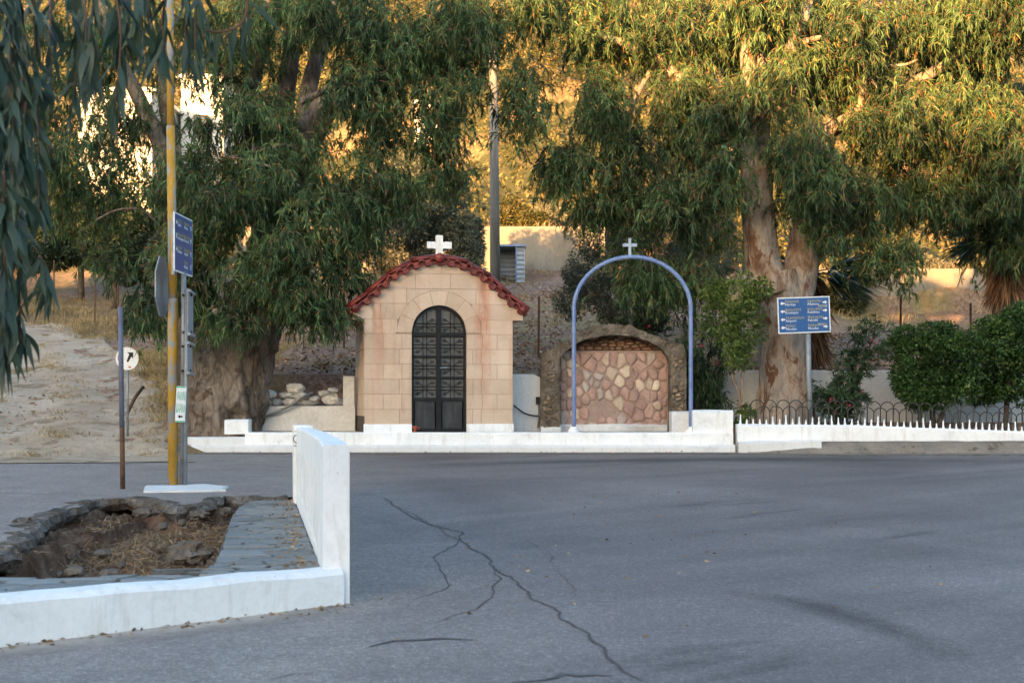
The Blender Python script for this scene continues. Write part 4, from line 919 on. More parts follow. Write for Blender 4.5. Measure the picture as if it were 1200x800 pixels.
# right signpost
D = 22.95
sp = empty('direction_sign', (W(947,0,23.6).x, 23.62, 1.0)); tag(sp, 'blue direction sign with eight arrows on a post before the peeling trunk', 'sign')
b0 = W(942, 369, 23.55) - sp.location
mb = MB(); mb.tube([(0.05,0.0,-0.1),(0.012,0.0,1.0),(0.0,0,1.9)], 0.045, 12); mb.build('post', M['galv'], sp, True)
sub = bpy.data.objects.new('sign_board', None); 
bpy.data.objects.remove(sub)
pn = board(sp, 0.865, 0.585, [('Μαριτσά','Maritsa'),('Κρεμαστή','Kremasti'),('Αεροδρόμιο','Airport'),('Ρόδος','Rhodes')], [('Αφάντου','Afantou'),('Καλυθιές','Kalithies'),('Φαληράκι','Faliraki'),('Ρόδος','Rhodes')], 0.068, [0]*4, [math.pi]*4)
pn.location = (b0.x, -0.06, b0.z); pn.rotation_euler = (0, R(-2.2), R(4))
mb = MB(); mb.box(b0.x-0.38, b0.x+0.38, -0.066, -0.046, b0.z+0.13, b0.z+0.17); mb.box(b0.x-0.38, b0.x+0.38, -0.066, -0.046, b0.z-0.17, b0.z-0.13); mb.build('rail', M['galv'], sp)
# yellow pole
M['yellow'] = surf('peeling_yellow_paint', [(0.36,0.20,0.03),(0.46,0.26,0.035),(0.50,0.30,0.06)], 5, 0.65, 0.3, 0.004, 30, spots=(4.0, 0.505, (0.24,0.255,0.265)), stretch=(1.6,1.6,0.7))
D = 16.6; pb = G(203, 570)
yp = empty('street_pole', (pb.x, pb.y, zr(pb.y))); tag(yp, 'tall steel pole with peeling yellow paint beside the broken pit', 'pole')
kk = pb.y/F; zz = lambda py: CZ+(HY-py)*kk-zr(pb.y)
mb = MB(); mb.tube([(-0.0,0,-0.15),(-0.005,0,zz(354)),(-0.006,0,zz(350))], [0.059,0.059,0.052], 16); mb.build('lower_tube', M['yellow'], yp, True)
mb = MB(); mb.tube([(-0.006,0,zz(354)),(-0.015,0,zz(250)),(-0.03,0,zz(148))], [0.051,0.050,0.049], 16); mb.build('middle_tube', M['yellow'], yp, True)
mb = MB(); mb.tube([(-0.03,0,zz(150)),(-0.04,0,zz(-30))], [0.042,0.040], 16); mb.build('upper_tube', M['yellow'], yp, True)
# white concrete pad at its foot
mb = MB(); padp = ragged([(G(168,577).x, G(168,577).y),(G(262,576).x, G(262,576).y),(G(266,572).x, G(266,572).y),(G(240,569).x,G(240,569).y),(G(172,571).x,G(172,571).y),(G(168,577).x, G(168,577).y)], 0.06, 0.07, 7)[:-1]
mb.add([(p.x,p.y,zr(p.y)+0.022) for p in padp]+[(p.x,p.y,zr(p.y)-0.1) for p in padp], [tuple(range(len(padp)))]+[(i,(i+1)%len(padp),(i+1)%len(padp)+len(padp),i+len(padp)) for i in range(len(padp))])
o = mb.build('footing_pad', M['white_old']); o['kind'] = 'structure'
# grey sign post next to it with blue sign, stop sign back, edge-on signs and small green sign
gp_ = empty('sign_post', (pb.x+0.125, pb.y+0.02, zr(pb.y))); tag(gp_, 'grey steel post with several signs seen edge-on, against the yellow pole', 'sign post')
mb = MB(); mb.tube([(-0.03,0,-0.1),(-0.012,0,zz(400)),(-0.01,0,zz(317))], 0.030, 10); mb.build('post', M['galv'], gp_, True)
mb = MB(); mb.tube([(0.02,-0.05,0.0),(0.035,-0.05,zz(338))], 0.022, 10); mb.build('thin_post', M['galv'], gp_, True)
# blue sign, turned nearly edge-on: the left vertical edge is nearer
bs = board(gp_, 0.78, 0.66, [('Λίνδος','Lindos'),('Αρχάγγελος','Archangelos'),('Ψίνθος','Psinthos')], [('Μαριτσά','Maritsa'),('Κρεμαστή','Kremasti'),('Αεροδρόμιο','Airport'),('Ρόδος','Rhodes')], 0.062, [0, R(90), 0], [R(90)]*4)
c = W(213, 287, pb.y-0.05) - gp_.location; bs.location = (c.x, -0.06, c.z); bs.rotation_euler = (0, R(0), R(88)); bs.name = 'direction_panel'
mb = MB(); e = W(203.5, 285, pb.y-0.3)-gp_.location; mb.box(e.x-.018, e.x+.012, e.y-.02, e.y+.1, e.z-0.35, e.z+.33); mb.build('panel_frame', M['galv'], gp_)
oc = MB(); Rr = 0.37; oc.prism([(Rr*math.cos(R(22.5+45*i)), Rr*math.sin(R(22.5+45*i))) for i in range(8)], -0.008, 0.008); so_ = oc.build('stop_sign_back', M['sign_back'], gp_)
c = W(190, 336, pb.y+0.06)-gp_.location; so_.location = c; so_.rotation_euler = (0, 0, R(91)); so_['label'] = 'bare grey back of an octagonal stop sign'
for (pxx, ya, yb) in ((222.5, 341, 394), (221.5, 401, 439)):
    c0 = W(pxx, ya, pb.y-0.05)-gp_.location; c1 = W(pxx, yb, pb.y-0.05)-gp_.location; hh = (c0.z-c1.z)/2
    Mx = Matrix.Translation((c0.x, -0.05, (c0.z+c1.z)/2)) @ Matrix.Rotation(R(97), 4, 'Z')
    mb = MB(); mb.box(-.30,.30,-.005,.005,-hh,hh,Mx); mb.box(-.30,.30,-.03,-.005,hh-.03,hh,Mx); mb.box(-.30,.30,-.03,-.005,-hh,-hh+.03,Mx); mb.build('side_sign', M['sign_back'], gp_)
    mb = MB(); mb.box(-.09,.02,-.012,.012,c0.z-.06,c0.z-.03, Matrix.Translation((c0.x,-0.05,0))); mb.box(-.09,.02,-.012,.012,c1.z+.03,c1.z+.06, Matrix.Translation((c0.x,-0.05,0))); mb.build('bracket', M['black'], gp_)
M['green_ink'] = surf('green_ink', [(0.06,0.36,0.24),(0.10,0.45,0.31)], 5, 0.6, 0.02, 0.001, 30)
c = W(212.3, 473.5, pb.y-0.08)-gp_.location
mb = MB(); mb.box(-.055,.055,-.006,.006,-.205,.205); gs = mb.build('green_notice', M['sign_white'], gp_); gs.location = (c.x, -0.12, c.z); gs.rotation_euler = (0, R(2.5), R(6)); gs['label'] = 'narrow white notice with green lettering and black arrow'
mb = MB(); mb.box(-.053,.053,-.0085,-.006,.187,.202); mb.box(-.053,.053,-.0085,-.006,-.202,-.187); mb.build('border', M['green_ink'], gs)
for zt_2, s in ((0.045, 'ΨΑΛΙΝΙ'), (-0.095, 'ΚΑΡΙΝΑ')):
    t_ = text_mesh(s, 0.10, M['green_ink'], gs, (0.002, -.0075, zt_2), align='CENTER', sx=0.28); t_.scale = (0.27, 1.35, 1)
ao = link('arrow', arrow_mesh(0.055), None, gs); ao.data.materials[0] = M['black']; ao.location = (0, -0.007, -0.14)
# rusty blue post
q = G(144, 572.5); rp = empty('rusty_post', (q.x, q.y, zr(q.y))); tag(rp, 'thin rusty post with faded blue paint at the pit edge', 'post')
M['blue_rust'] = surf('faded_blue_rust', [(0.08,0.045,0.03),(0.13,0.14,0.19),(0.15,0.19,0.29)], 2.5, 0.75, 0.4, 0.004, 40, stretch=(2,2,0.9))
kq = q.y/F; mb = MB(); mb.tube([(0,0,-0.1),(-.01,0,(572-500)*kq)], 0.028, 10); mb.build('rusty_foot', M['rust'], rp, True)
mb = MB(); mb.tube([(-.01,0,(572-500)*kq),(-.03,0,(572-359)*kq)], 0.0285, 10); mb.build('blue_shaft', M['blue_rust'], rp, True)
# round no-turn sign on the bank
c = W(149, 420, 23.4); rs = empty('round_sign', (c.x, c.y, float(zt(c.x, c.y)))); tag(rs, 'white round traffic sign with black arrow half hidden by leaves', 'sign')
zc = c.z-rs.location.z
mb = MB(); mb.tube([(0,0.03,-0.05),(0,0.03,zc+0.1)], 0.02, 8); mb.build('post', M['galv'], rs, True)
mb = MB(); mb.prism([(0.185*math.cos(t), zc+0.185*math.sin(t)) for t in np.linspace(0, 2*math.pi, 33)[:-1]], -0.006, 0.006); dsk = mb.build('disc', M['sign_white'], rs)
mb = MB(); mb.prism([(-.01,zc-.05),(.02,zc-.06),(.07,zc+.03),(.095,zc+.0),(.10,zc+.10),(.0,zc+.10),(.035,zc+.07)], -0.009, -0.006); mb.build('black_arrow', M['black'], dsk)
M['red_ink'] = surf('faded_red', [(0.45,0.09,0.06),(0.6,0.16,0.11)], 9, 0.6, 0.02, 0.001, 30)
mb = MB(); mb.box(0.02,0.065,-.009,-.006,zc-.15,zc-.125); mb.box(-.15,-.12,-.009,-.006,zc-.03,zc+.05); mb.build('red_mark', M['red_ink'], dsk)
mb = MB(); mb.tube([W(149,484,23.9), W(158,466,24.1), W(168,453,24.3)], 0.03, 8); o = mb.build('fallen_pipe', M['rust'], None, True); tag(o, 'dark pipe leaning on the bank beside the round sign', 'pipe')
# utility pole
q = W(581, 330, 32); up = empty('utility_pole', (q.x, 32, float(zt(q.x, 32)))); tag(up, 'tall grey weathered utility pole behind the shrine roof', 'pole')
hgt = W(0, 52, 32).z-up.location.z
M['polewood'] = surf('weathered_pole', [(0.15,0.135,0.115),(0.23,0.21,0.18),(0.31,0.285,0.25)], 3, 0.9, 0.4, 0.006, 30, stretch=(4,4,0.4))
mb = MB(); mb.tube([(0,0,-0.3),(-.03,0,hgt*0.5),(-.06,0,hgt)], [0.125,0.105,0.085], 14); mb.build('shaft', M['polewood'], up, True)
mb = MB(); mb.tube([(-.06,0,hgt-0.02),(-.06,0,hgt+.07)], [0.09,0.03], 12); mb.build('cap', M['concrete'], up, True)
# thin wire fence stakes on the slope
for k, (px, pt, pbm, d) in enumerate([(63,305,366,41),(111,328,384,38),(138,333,400,35),(403,322,392,31),(631,348,402,29),(1055,345,412,28),(1137,355,402,29)]):
    c = W(px, pt, d); z0 = float(zt(c.x, d)); mb = MB(); mb.tube([(0,0,-0.1),(0.01,0,c.z-z0)], 0.022, 6); o = mb.build('fence_stake', M['rust']); o.location = (c.x, d, z0); tag(o, ['thin rusty stake farthest up beside the dirt track','thin rusty stake before the dark evergreens, midway along the track','thin stake by the leaves above the round sign','thin rusty stake beside the left eave of the shrine','thin rusty stake on the slope between shrine and niche','thin dark stake on the slope above the rounded shrub','thin rusty stake between the rounded shrub and the shaggy palm'][k], 'stake', 'rusty stakes on the slope')
# concrete terrace walls and pump shed
gwall('terrace_wall', -9.5, 3.2, 49.9, 4.5, 7.62, 0.35, 'tall stained concrete retaining wall on the terrace behind the utility pole', 'concrete')
gwall('terrace_wall', 3.2, 24, 50.2, 3.5, 6.2, 0.35, 'lower concrete retaining wall on the slope behind the fan palm', 'concrete')
sc = W(600, 314, 47.5); sh = empty('pump_shed', (sc.x, 47.5, float(zt(sc.x, 47.5)))); tag(sh, 'small corrugated metal pump shed with blue roof frame before the terrace wall', 'shed')
M['corr'] = surf('corrugated_zinc', [(0.30,0.32,0.35),(0.42,0.45,0.49)], 4, 0.5, 0.1, 0.003, 30, metal=0.3)
zz0 = sc.z - sh.location.z
def corr(x0, y0, x1, y1, z0, z1, name):
    mb = MB(); n = 8; L = []
    for i in range(n*4+1):
        z = z0+(z1-z0)*i/(n*4); o_ = 0.015*math.sin(i*math.pi/2); L += [(x0, y0-o_, z), (x1, y1-o_, z)]
    mb.add(L, [(2*i,2*i+1,2*i+3,2*i+2) for i in range(n*4)]); mb.build(name, M['corr'], sh)
corr(0.12, -0.0, 0.42, 0.02, 0, zz0+0.72, 'side_sheet'); corr(-.48, 0.85, 0.42, 0.85, 0, zz0+.72, 'back_sheet'); 
mb = MB(); mb.box(0.40,0.42,0,0.85,0,zz0+.72); mb.box(-.5,-.48,0,.85,0,zz0+.72); mb.build('side_wall', M['corr'], sh)
mb = MB(); mb.box(-.55,.46,-.08,.95,zz0+.72,zz0+.75); mb.build('roof', M['corr'], sh)
mb = MB(); mb.box(-.56,.47,-.1,-.08,zz0+.70,zz0+.765); mb.box(.12,.16,-.03,-.0,0,zz0+.72); mb.build('frame', M['blue'], sh)
# houses on the hill behind the left tree
M['house'] = surf('white_house_render', [(0.66,0.65,0.62),(0.78,0.77,0.74)], 1.2, 0.9, 0.1, 0.01, 20)
M['dark_glass'] = flat('window_glass', (0.05,0.055,0.06), 0.2)
M['shutter'] = flat('brown_shutter', (0.14,0.085,0.05), 0.6)
def house(px0, px1, py0, py1, d, dep, lab, wins):
    a = W(px0, py1, d); b = W(px1, py0, d); w = b.x-a.x; z0 = float(zt((a.x+b.x)/2, d))-1.5; h = b.z-z0
    r = empty('house', (a.x, d, z0)); tag(r, lab, 'house')
    mb = MB(); mb.box(0, w, 0, dep, 0, h); mb.build('wall', M['house'], r)
    mb = MB(); mb.box(-.25, w+.25, -.25, dep+.25, h, h+.22); mb.build('roof', M['house'], r)
    for (u, v, ww, hh) in wins:
        mb = MB(); mb.box(u*w, u*w+ww, -.06, .03, v*h, v*h+hh); f_ = mb.build('window', M['shutter'], r)
        mb = MB(); mb.box(u*w+.08, u*w+ww-.08, -.075, -.062, v*h+.08, v*h+hh-.08); mb.build('pane', M['dark_glass'], f_)
house(92, 178, 108, 190, 84, 8, 'white flat roofed house on the hill, left of the yellow pole top', [(.3,.62,1.0,1.2),(.72,.62,1.0,1.2)])
house(212, 262, 92, 150, 90, 6, 'white house wall glimpsed through leaves right of the yellow pole', [(.3,.6,.9,1.2)])
house(486, 512, 122, 152, 96, 4, 'small pale hut on the hill behind the hanging eucalyptus leaves', [])
house(640, 664, 136, 172, 100, 4, 'bright plastered hut on the sunny hillside behind the pole', [])
# ------------------------------------------------------------------ vegetation
def nrm(a): return a/np.maximum(np.linalg.norm(a, axis=-1, keepdims=True), 1e-9)
def leaf_mesh(name, B, D, L, Wd, r, bend=0.15):
    n = len(B); S = nrm(np.cross(D, r.normal(0, 1, (n, 3)))); Nn = np.cross(D, S)
    L = L[:, None]; Wd = Wd[:, None]
    mid = B + D*L*0.38 + Nn*L*bend*0.35; tip = B + D*L + np.array([0, 0, -1])*L*bend
    v = np.stack([B, mid+S*Wd/2, tip, mid-S*Wd/2], 1).reshape(-1, 3)
    return np_mesh(name, v, np.arange(4*n).reshape(n, 4))
def strands(r, O, ln, m, leaf=(0.13, 0.2), wid=0.024, droop=0.8, spread_=0.7, up=0.15, keep=None):
    """drooping branchlets from origins O; returns leaf bases, dirs, lengths, widths and strand polylines"""
    n = len(O); a = r.uniform(0, 2*np.pi, n); H = np.stack([np.cos(a), np.sin(a), r.uniform(-0.2, 0.6, n)+up], 1); H = nrm(H)
    t = np.sort(r.uniform(0.08, 1, (n, m)), 1)
    pos = lambda t: O[:, None, :] + H[:, None, :]*ln[:, None, None]*spread_*(t-0.35*t*t)[..., None] + np.array([0, 0, -1.0])*(ln[:, None]*droop*0.75*t**1.7)[..., None]
    p = pos(t); tan = nrm(pos(np.minimum(t+0.05, 1.05))-p)
    dirs = nrm(tan*0.7 + np.array([0, 0, -0.5*droop]) + r.normal(0, 0.5, (n, m, 3)))
    L = r.uniform(*leaf, (n, m)); Wd = wid*r.uniform(0.75, 1.25, (n, m))
    tt = np.linspace(0, 1, 5)[None, :].repeat(n, 0); poly = pos(tt)
    return p.reshape(-1, 3), dirs.reshape(-1, 3), L.ravel(), Wd.ravel(), poly
def clump_origins(r, clumps, sub_r=0.30, per=9):
    """clumps: (px, py, d, rx, ry, rd, nsub) in photo pixels / metres -> strand origins in the world"""
    out = []
    for (px, py, d, rx, ry, rd, ns_) in clumps:
        u = nrm(r.normal(0, 1, (ns_, 3)))*np.cbrt(r.uniform(0.05, 1, (ns_, 1)))
        dd = d + u[:, 1]*rd; X = (px + u[:, 0]*rx*.8 - 600)*d/F; Z = CZ + (HY-(py - 6 + u[:, 2]*ry*.72))*d/F
        c = np.stack([X, dd, Z], 1)
        k = r.integers(max(2, per-4), per+7, ns_)
        for ci, ki in zip(c, k):
            s = sub_r*r.uniform(0.6, 1.5); out.append(ci + r.normal(0, 1, (ki, 3))*np.array([s*0.55, s*0.55, s*0.4]) + np.array([0, 0, 0.12]))
    return np.concatenate(out)
def twig_mesh(name, poly, rad, r):
    n, k, _ = poly.shape; s = nrm(r.normal(0, 1, (n, 1, 3)))*rad
    v = np.stack([poly+s, poly-s], 2).reshape(n, k*2, 3)
    base = np.array([[2*i, 2*i+1, 2*i+3, 2*i+2] for i in range(k-1)]); f = (np.arange(n)[:, None, None]*(2*k) + base[None]).reshape(-1, 4)
    return np_mesh(name, v.reshape(-1, 3), f)
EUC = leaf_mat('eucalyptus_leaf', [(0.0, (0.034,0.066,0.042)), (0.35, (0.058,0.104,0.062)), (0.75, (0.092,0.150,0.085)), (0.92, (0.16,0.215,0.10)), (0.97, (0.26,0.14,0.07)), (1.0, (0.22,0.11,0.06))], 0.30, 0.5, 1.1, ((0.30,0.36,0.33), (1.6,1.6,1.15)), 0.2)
EUCN = leaf_mat('near_eucalyptus_leaf', [(0.0, (0.026,0.046,0.038)), (0.5, (0.045,0.078,0.060)), (1.0, (0.085,0.125,0.085))], 0.25, 0.42, 2.0, ((0.7,)*3, (1.15,)*3))
OLI = leaf_mat('olive_leaf', [(0.0, (0.045,0.055,0.036)), (0.5, (0.085,0.098,0.065)), (0.85, (0.14,0.15,0.105)), (1.0, (0.20,0.205,0.155))], 0.2, 0.5, 0.9)
OLE = leaf_mat('oleander_leaf', [(0.0, (0.022,0.045,0.020)), (0.6, (0.042,0.078,0.034)), (1.0, (0.08,0.12,0.05))], 0.22, 0.4, 1.4)
BUSH = leaf_mat('bush_leaf', [(0.0, (0.018,0.045,0.012)), (0.5, (0.038,0.083,0.021)), (0.9, (0.07,0.13,0.034)), (1.0, (0.15,0.19,0.06))], 0.25, 0.45, 2.2, ((0.4,)*3, (1.4,)*3), 0.25)
LIME = leaf_mat('light_green_leaf', [(0.0, (0.06,0.10,0.022)), (0.6, (0.11,0.165,0.035)), (1.0, (0.19,0.24,0.055))], 0.35, 0.45, 1.6)
CON = leaf_mat('dark_evergreen_leaf', [(0.0, (0.014,0.026,0.014)), (0.6, (0.030,0.050,0.026)), (1.0, (0.055,0.08,0.038))], 0.15, 0.5, 0.8)
SCR = leaf_mat('hill_scrub_leaf', [(0.0, (0.028,0.042,0.018)), (0.4, (0.055,0.068,0.027)), (0.75, (0.10,0.098,0.038)), (1.0, (0.22,0.155,0.065))], 0.2, 0.6, 0.16, ((0.45,0.55,0.5), (1.5,1.3,1.1)))
GREYSH = leaf_mat('grey_shrub_leaf', [(0.0, (0.12,0.125,0.085)), (0.6, (0.22,0.215,0.15)), (1.0, (0.34,0.31,0.22))], 0.25, 0.6, 0.4)
DRY = leaf_mat('dry_grass_blade', [(0.0, (0.22,0.145,0.07)), (0.5, (0.37,0.265,0.135)), (1.0, (0.54,0.42,0.25))], 0.25, 0.7, 1.0)
STRAW = leaf_mat('dead_straw', [(0.0, (0.16,0.095,0.05)), (0.5, (0.29,0.19,0.11)), (1.0, (0.48,0.37,0.24))], 0.15, 0.7, 2.0)
LIT = leaf_mat('fallen_leaf', [(0.0, (0.13,0.062,0.038)), (0.5, (0.30,0.165,0.105)), (0.85, (0.45,0.30,0.215)), (1.0, (0.58,0.47,0.38))], 0.1, 0.7, 0.5)
TWIG = surf('reddish_twig', [(0.11,0.055,0.035),(0.19,0.105,0.07)], 6, 0.8, 0, 0, 30)
def bark(name, cols, sc=2.2, patch=(0.13,0.085,0.06), th=0.58, fis=0.7):
    m, nt, n, l, b = nodes(name); P = n.new('ShaderNodeNewGeometry').outputs['Position']
    f = nz(nt, sc, 6, 0.65, P, 0.6, (1, 1, 0.45)); c = ramp(nt, f, [(0.28+0.44*i/(len(cols)-1), cc) for i, cc in enumerate(cols)])
    f2 = nz(nt, 3.2, 5, 0.6, P, 1.0, (1.2, 1.2, 0.5)); c = mix(nt, ramp(nt, f2, [(th, (0,0,0)), (th+.05, (1,1,1))]), c, patch)
    f3 = nz(nt, 16, 6, 0.75, P, 0.2, (1, 1, 0.4)); c = mix(nt, 0.6, c, ramp(nt, f3, [(0.3, (0.5,)*3), (0.62, (1.1,)*3)]), 'MULTIPLY')
    l.new(c, b.inputs['Base Color']); b.inputs['Roughness'].default_value = 0.9; b.inputs['Specular IOR Level'].default_value = 0.15
    vo = n.new('ShaderNodeTexVoronoi'); vo.inputs['Scale'].default_value = 6.5; vo.feature = 'DISTANCE_TO_EDGE'; mpv = n.new('ShaderNodeMapping'); mpv.inputs['Scale'].default_value = (1, 1, 0.3)
    nd = n.new('ShaderNodeMix'); nd.data_type = 'VECTOR'; nd.inputs[0].default_value = 0.12; l.new(P, nd.inputs[4]); nc = n.new('ShaderNodeTexNoise'); nc.inputs['Scale'].default_value = 3; l.new(P, nc.inputs['Vector']); l.new(nc.outputs['Color'], nd.inputs[5])
    l.new(nd.outputs[1], mpv.inputs[0]); l.new(mpv.outputs[0], vo.inputs['Vector'])
    c = mix(nt, fis, c, ramp(nt, vo.outputs['Distance'], [(0.0, (0.42,)*3), (0.10, (1,)*3)]), 'MULTIPLY'); l.new(c, b.inputs['Base Color'])
    p = bump(nt, b, f3, 0.9, 0.05); p = bump(nt, b, f2, 0.7, 0.08, p); bump(nt, b, vo.outputs['Distance'], fis, 0.06, p); return m
BARK_L = bark('rough_eucalyptus_bark', [(0.105,0.08,0.062),(0.21,0.168,0.135),(0.37,0.31,0.26)], 3.2, (0.13,0.092,0.068), 0.55)
BARK_R = bark('peeling_pale_bark', [(0.10,0.06,0.042),(0.24,0.155,0.11),(0.42,0.33,0.26),(0.30,0.27,0.25),(0.24,0.14,0.09)], 2.8, (0.17,0.085,0.052), 0.57, 0.3)
BARK_D = bark('dark_bark', [(0.06,0.045,0.035),(0.11,0.085,0.065),(0.17,0.135,0.105)], 4)
def limb_mesh(polys, n=14, amp=0.10, fr=2.2):
    mb = MB()
    for pts, rad in polys:
        k = 6; mb.tube(curve_pts(pts, k), interp_r(rad, k), n, True, amp, fr)
    return mb
def euc_tree(name, lab, base, trunk, limbs, clumps, seed, mat_bark, per=9, m=21, leafmat=EUC, ln=(0.28, 0.68), leaf=(0.065, 0.185), wid=0.021, group=None, trunk_amp=0.14):
    r = np.random.default_rng(seed); root = empty(name, base); tag(root, lab, 'tree', group)
    off = Matrix.Translation(-Vector(base))
    mbt = MB()
    for pts, rad in trunk: mbt.tube(curve_pts(pts, 16), interp_r(rad, 16), 56, True, trunk_amp, 2.4)
    vv_ = []
    for v in mbt.v:
        q = Vector((v[0]*5.5, v[1]*5.5, v[2]*2.0)); f1 = noise.fractal(q, 0.9, 2.1, 5); c_ = Vector(v); a_ = Vector((c_.x-base[0], 0, 0))
        g_ = noise.noise_vector(q*0.9)*0.035*trunk_amp/0.12 + noise.noise_vector(q*2.6)*0.018*trunk_amp/0.12; vv_.append(tuple(c_+Vector((g_.x, g_.y, g_.z*0.3))))
    mbt.v = vv_; o = mbt.build('trunk', mat_bark, root, True); o.data.transform(off)
    for lm_ in limbs or []: o = limb_mesh([lm_], 9, 0.08, 3).build('limb', mat_bark, root, True); o.data.transform(off)
    O = clump_origins(r, clumps, per=per); lnn = r.uniform(*ln, len(O))
    B, Dr, L, Wd, poly = strands(r, O, lnn, m, leaf, wid)
    cr = link('crown', leaf_mesh('crown', B, Dr, L, Wd, r), leafmat, root); cr.data.transform(off)
    tw = link('twigs', twig_mesh('twigs', poly, 0.006, r), TWIG, root); tw.data.transform(off); tw['kind'] = 'stuff'
    return root
# --- left eucalyptus
lb = W(262, 500, 24.6)
left_clumps = [
 (105,205,25,72,62,1.5,34),(60,190,26,40,60,1.0,12),(160,150,26,55,40,1.2,22),(235,200,24,60,75,1.3,34),(300,150,24,50,45,1.2,34),(345,225,23.5,62,62,1.3,34),(285,255,23.5,60,50,1.2,22),
 (395,275,23.5,52,50,1.2,40),(340,310,23.2,52,48,1.0,34),(345,355,23.2,45,36,0.8,22),(425,235,24,40,35,1.0,16),(455,75,24.5,75,62,1.6,58),(540,55,24.5,70,55,1.6,52),(510,150,24,24,62,0.7,26),
 (470,235,24,34,30,0.8,14),(525,205,24,28,36,0.7,14),(612,125,24,11,66,0.4,16),(548,40,24.5,30,36,1.2,14),(615,18,24.5,28,24,.8,13),(640,30,24.8,24,22,.7,9),(385,30,24.5,95,38,1.5,50),(245,95,25.5,55,40,1.2,18),(300,70,25.5,40,40,1.2,14),
 (280,388,23.0,16,18,0.3,7),(172,372,23.0,22,32,0.4,14),(205,330,24,24,50,0.6,14),(235,300,24.4,36,50,0.8,18),(195,235,25,40,50,1.0,18),(120,265,25.5,40,40,1.0,12),(440,150,24,26,60,0.7,20),(540,105,24,22,45,0.8,13),(415,115,23.6,28,45,0.6,18),(400,330,23.4,28,25,0.5,12),(330,190,24.6,90,80,1.6,14),(225,350,23.9,26,36,.5,14),(250,380,23.7,16,24,.3,6),(300,340,23.4,30,34,.6,14),(375,380,23.2,30,22,.5,14),(255,260,23.8,45,50,.8,22),(130,330,25.2,20,30,.5,5),(60,240,25.5,40,50,1,14),(40,150,26,40,50,1,14),(150,60,26,50,40,1.2,18),(95,100,26,40,40,1,14),(215,45,26,40,30,1,12),(330,35,25.5,40,30,1,14),(275,30,26,40,30,1,12),(60,60,26.5,50,40,1,14)]
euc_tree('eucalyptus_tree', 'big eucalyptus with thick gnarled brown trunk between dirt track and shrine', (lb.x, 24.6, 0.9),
 [([W(258,520,24.6),W(264,470,24.6),W(276,425,24.65),W(296,370,24.7),W(318,320,24.8),W(335,270,24.9)], [0.82,0.66,0.62,0.56,0.50,0.42]),
  ([W(250,500,24.6),W(240,430,24.7),W(228,380,24.8),W(215,330,25.0),W(205,280,25.2)], [0.55,0.50,0.34,0.24,0.18])],
 [([W(332,280,24.9),W(345,200,25),W(372,140,25),W(405,105,25),W(460,85,25.2),(W(520,60,25.4))], [0.40,0.30,0.25,0.20,0.13,0.07]),
  ([W(325,290,25),W(300,190,25.6),W(295,100,26),W(318,10,26.4),W(330,-60,26.6)], [0.30,0.22,0.17,0.15,0.12]),
  ([W(318,220,25.5),W(335,110,26),W(345,40,26.2),W(365,-40,26.5)], [0.2,0.17,0.16,0.12]),
  ([W(345,200,25.2),W(365,90,26),W(385,30,26.2),W(392,-40,26.4)], [0.18,0.15,0.12,0.10]),
  ([W(205,280,25.2),W(190,180,25.6),W(160,110,25.8),W(128,50,26),W(110,-10,26)], [0.18,0.15,0.13,0.11,0.08]),
  ([W(215,330,25),W(205,200,26),W(190,80,26.4),W(200,-20,26.5)], [0.16,0.15,0.12,0.1]),
  ([W(352,120,24.2),W(382,105,24.2),W(412,86,24.3),W(470,60,24.5)], [0.06,0.055,0.05,0.03]),
  ([W(268,184,23.6),W(300,190,23.5),W(335,205,23.4),W(372,240,23.3)], [0.02,0.022,0.025,0.018]),
  ([W(268,184,23.6),W(300,178,23.5),W(334,170,23.5),W(360,180,23.8)], [0.015,0.02,0.025,0.03]),
  ([W(112,258,24.5),W(138,246,24.4),W(165,246,24.4),W(185,262,24.6),W(196,290,25)], [0.014,0.02,0.026,0.03,0.035])], left_clumps, 21, BARK_L, per=8, trunk_amp=0.2)
# --- right eucalyptus
rb = W(920, 500, 24.9)
right_clumps = [
 (710,45,25.5,55,45,1.6,40),(670,5,25.5,60,20,1.4,18),(706,130,25,26,55,1.0,26),(662,210,25,30,36,0.8,26),(735,210,25.2,38,80,1.0,42),(745,315,24.6,20,60,0.5,22),(775,260,25,40,60,1.0,30),(790,50,25.5,65,60,1.6,52),(815,150,25,60,75,1.4,60),
 (830,255,24.6,36,60,0.9,26),(895,125,24,65,50,1.2,38),(935,190,23.8,42,40,1.0,26),(955,220,24,48,50,1.1,34),(880,50,25.5,60,50,1.4,36),(975,85,25,80,70,1.8,68),(1040,160,25,75,70,1.6,66),(1000,250,25,50,50,1.1,34),(1075,240,25.5,60,40,1.2,30),
 (1025,310,24.8,10,26,0.3,6),(1055,315,24.8,9,34,0.3,8),(1080,50,25.5,80,55,1.8,56),(1150,60,25.5,70,55,1.8,46),(1120,160,25.2,75,65,1.6,58),(1170,210,25,50,70,1.2,44),(960,20,25.8,80,35,1.5,30),(905,25,24,40,40,.6,16),(1000,30,23.9,50,40,.6,18),(935,70,24,30,25,.5,7),(870,20,24,30,40,.6,12),(1180,20,25.5,50,40,1.5,26),(1130,10,25.5,60,30,1.5,22),(1110,250,25.4,40,40,0.9,16),(850,205,23.9,20,40,0.6,12),(770,345,24.8,22,30,.5,8),(800,340,24.9,22,34,.6,12),(690,255,25,30,24,.6,12),(975,285,24.3,30,30,.6,12)]
